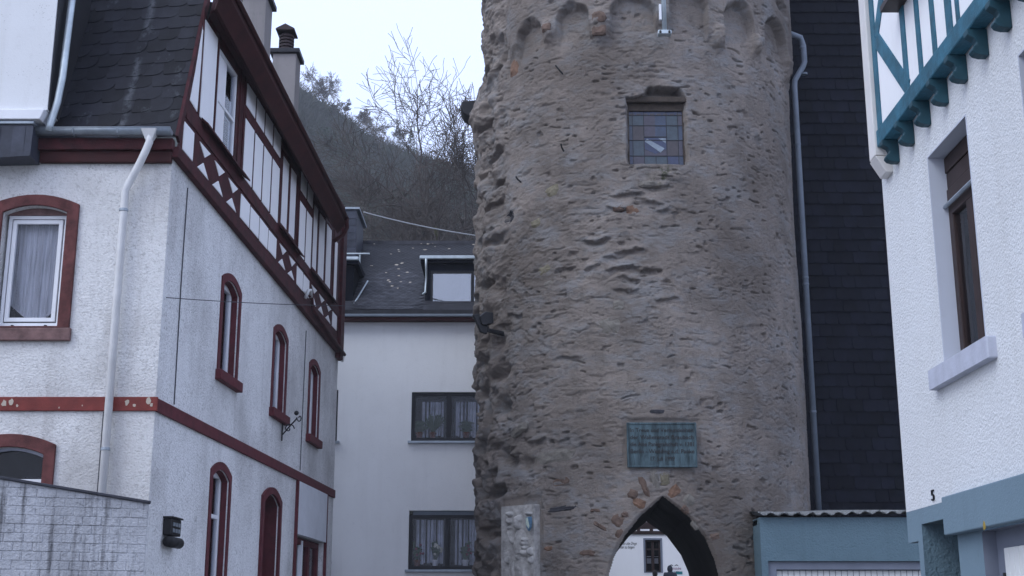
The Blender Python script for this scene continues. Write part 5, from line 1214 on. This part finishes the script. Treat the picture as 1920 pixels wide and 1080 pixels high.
sc.build('hillside_scrub', 'scrub', stuff=True); ev.build('hillside_evergreens', 'evergreen', stuff=True)
for o in (bpy.data.objects['hillside_scrub'],): tag(o, 'bare brown winter scrub covering the hillside', 'scrub')
for o in (bpy.data.objects['hillside_evergreens'],): tag(o, 'dark green undergrowth in patches on the hillside', 'undergrowth')

def bare_tree(base_, height, label, seed, levels=5, lean=(0, 0), spread=.55, r0=None, group=None, bark='bark', split=3, top_frac=1.0, minr=.012):
    rng = random.Random(seed); t_ = thing('bare_tree', base_, label, 'tree', group)
    tr, cr_ = MB(), MB(); r0 = r0 or height * .016
    def grow(p, d, ln, r, lv):
        n = 4 if lv < 3 else 3; pts = [p]; rad = [r]; dd = d.copy()
        for i in range(n):
            dd = (dd + Vector((rng.gauss(0, 1), rng.gauss(0, 1), rng.gauss(0, 1))) * (.07 if lv == 0 else .17) + Vector((0, 0, .03 if lv else .0))).normalized()
            pts.append(pts[-1] + dd * ln / n); rad.append(max(minr, r * (1 - .5 * (i + 1) / n)))
        (tr if lv < 2 else cr_).tube(pts, rad, 7 if lv < 2 else (4 if lv < 4 else 3), cap=False)
        if lv >= levels: return
        kids = split + (1 if lv >= 1 else 0) + (1 if lv >= 3 else 0)
        for c in range(kids):
            f_ = .35 + .65 * (c + rng.random() * .7) / kids; f_ = min(f_, .99); i = min(int(f_ * n), n - 1); g_ = f_ * n - i
            q_ = pts[i].lerp(pts[i + 1], g_); ax = dd.cross(Vector((rng.gauss(0, 1), rng.gauss(0, 1), rng.gauss(0, 1)))).normalized()
            nd = (Matrix.Rotation(rng.uniform(.6, 1.3) * spread, 3, ax) @ dd).normalized()
            grow(q_, nd, ln * rng.uniform(.55, .78), rad[i] * rng.uniform(.5, .68), lv + 1)
        grow(pts[-1], dd, ln * .7, rad[-1] * .9, lv + 1)
    grow(Vector(base_), Vector((lean[0], lean[1], 1)).normalized(), height * .36, r0, 0)
    tr.build('trunk', bark, t_, smooth=True); cr_.build('crown', 'twig' if bark == 'bark' else bark, t_)
    return t_
def on_hill(u, v_hint, y): a, yy, z = ray(u, v_hint); x = a / yy * y; return (x, y, hz(x, y) - .3)
# trees on the skyline
bare_tree(on_hill(588, 170, 184), 7.2, 'dense bare tree at the top of the ridge beside the chimney', 1, 5, spread=.75, minr=.02, split=2)
bare_tree(on_hill(610, 185, 186), 6.6, 'bushy bare tree just downhill of the ridge-top tree', 2, 5, spread=.8, minr=.02, split=2)
bare_tree(on_hill(636, 205, 185), 4.0, 'low bare shrub tree on the crest below the ridge-top pair', 3, 5, spread=.8, minr=.026, split=2)
bare_tree(on_hill(680, 240, 184), 5.2, 'slender bare tree standing alone on the descending crest', 4, 5, spread=.55, minr=.022, split=2)
bare_tree(on_hill(708, 258, 182), 7.0, 'wide pale bare tree lower on the crest', 5, 5, spread=.8, minr=.022, bark='bark_pale', split=2)
bare_tree(on_hill(738, 275, 178), 5.5, 'bare tree on the crest partly behind the tall mossy tree', 6, 5, spread=.8, minr=.022, split=2)
# the tall mossy trees behind the white house
def behind(u, v_, y): p = onY(u, v_, y); return (p.x, y, hz(p.x, y) - .3)
bare_tree(behind(815, 450, 50), 17.5, 'tall mossy bare tree rising above the slate roof', 41, 6, lean=(-.03, 0), spread=.86, r0=.36, split=2, minr=.0105)
bare_tree(behind(775, 450, 54), 10.0, 'leaning bare tree with long side limbs behind the slate roof', 12, 5, lean=(-.16, 0), spread=.95, r0=.32, minr=.016, split=3)
bare_tree(behind(893, 450, 48), 14.5, 'thin bare tree half hidden by the round tower', 13, 5, lean=(-.02, 0), spread=.6, r0=.18, minr=.013, split=2)
bare_tree(behind(715, 450, 56), 7.5, 'low spreading bare tree with pale branches near the timbered eaves', 14, 5, lean=(-.1, 0), spread=.95, r0=.18, bark='bark_pale', minr=.014, split=3)
bare_tree(behind(850, 450, 60), 10.5, 'many-stemmed bare tree in the thicket between the mossy tree and the tower', 15, 5, lean=(.05, 0), spread=.95, r0=.26, minr=.015, split=3)
def conifer(base_, h_, label, seed):
    rng = random.Random(seed); t_ = thing('conifer', base_, label, 'tree'); b_ = Vector(base_)
    MB().tube([b_, b_ + Vector((0, 0, h_))], [.16, .02], 6).build('trunk', 'bark', t_); n = MB()
    for i in range(420):
        f_ = rng.random() ** .8; z = h_ * (.12 + .88 * f_); r_ = (1 - f_) * h_ * .26 * rng.uniform(.3, 1.1) + .05; a = rng.uniform(0, 6.283)
        p = b_ + Vector((math.cos(a) * r_, math.sin(a) * r_, z - r_ * .2)); q_ = Vector((rng.gauss(0, 1), rng.gauss(0, 1), rng.gauss(0, .4))).normalized() * rng.uniform(.18, .42); w_ = Vector((rng.gauss(0, 1), rng.gauss(0, 1), rng.gauss(0, 1))).normalized() * .10
        n.add([p - w_, p + w_, p + q_], [(0, 1, 2)])
    n.build('crown', 'evergreen', t_)
conifer(on_hill(868, 300, 176), 7.5, 'dark conifer on the skyline close to the tower', 1)
conifer(on_hill(852, 305, 172), 5.5, 'smaller dark conifer downhill of the skyline conifer', 2)
conifer(on_hill(770, 290, 178), 5.2, 'dark conifer on the skyline behind the mossy tree', 3)

def cable(p, q_, sag, r, name, label, mat):
    pts = [p.lerp(q_, i / 24) - Vector((0, 0, sag * 4 * (i / 24) * (1 - i / 24))) for i in range(25)]
    mb = MB(); mb.tube(pts, r, 6); o = mb.build(name, mat, None, smooth=True); tag(o, label, 'cable'); return o
cable(FS.w(LEN - .1, .5, 10.85), onY(903, 443, 28.3), .05, .014, 'overhead_cable', 'pale overhead cable strung from the red eaves to the tower', 'wire_pale')
ps, pz = FS.hit(308, 558); cable(FS.w(ps, .03, pz), onY(912, 563, 27.9), .12, .006, 'overhead_wire', 'thin dark wire strung across the side windows to the tower', 'wire_dark')

# ------------------------------------------------------------------ winter air
hm = bpy.data.materials.new('haze'); hm.use_nodes = True; M['haze'] = hm; t = hm.node_tree; t.nodes.clear()
o_ = N(t, 'ShaderNodeOutputMaterial'); pv = N(t, 'ShaderNodeVolumePrincipled', Density=.0007, Color=(.92, .95, 1.0, 1)); t.links.new(pv.outputs[0], o_.inputs['Volume'])
hb = MB(); hb.box(Fr((0, 0), (1, 0), (0, -1)), -200, 200, -420, 100, -4, 108); hb = hb.build('haze', 'haze'); hb['kind'] = 'stuff'; hb['label'] = 'thin bluish winter haze over the valley'; hb['category'] = 'haze'
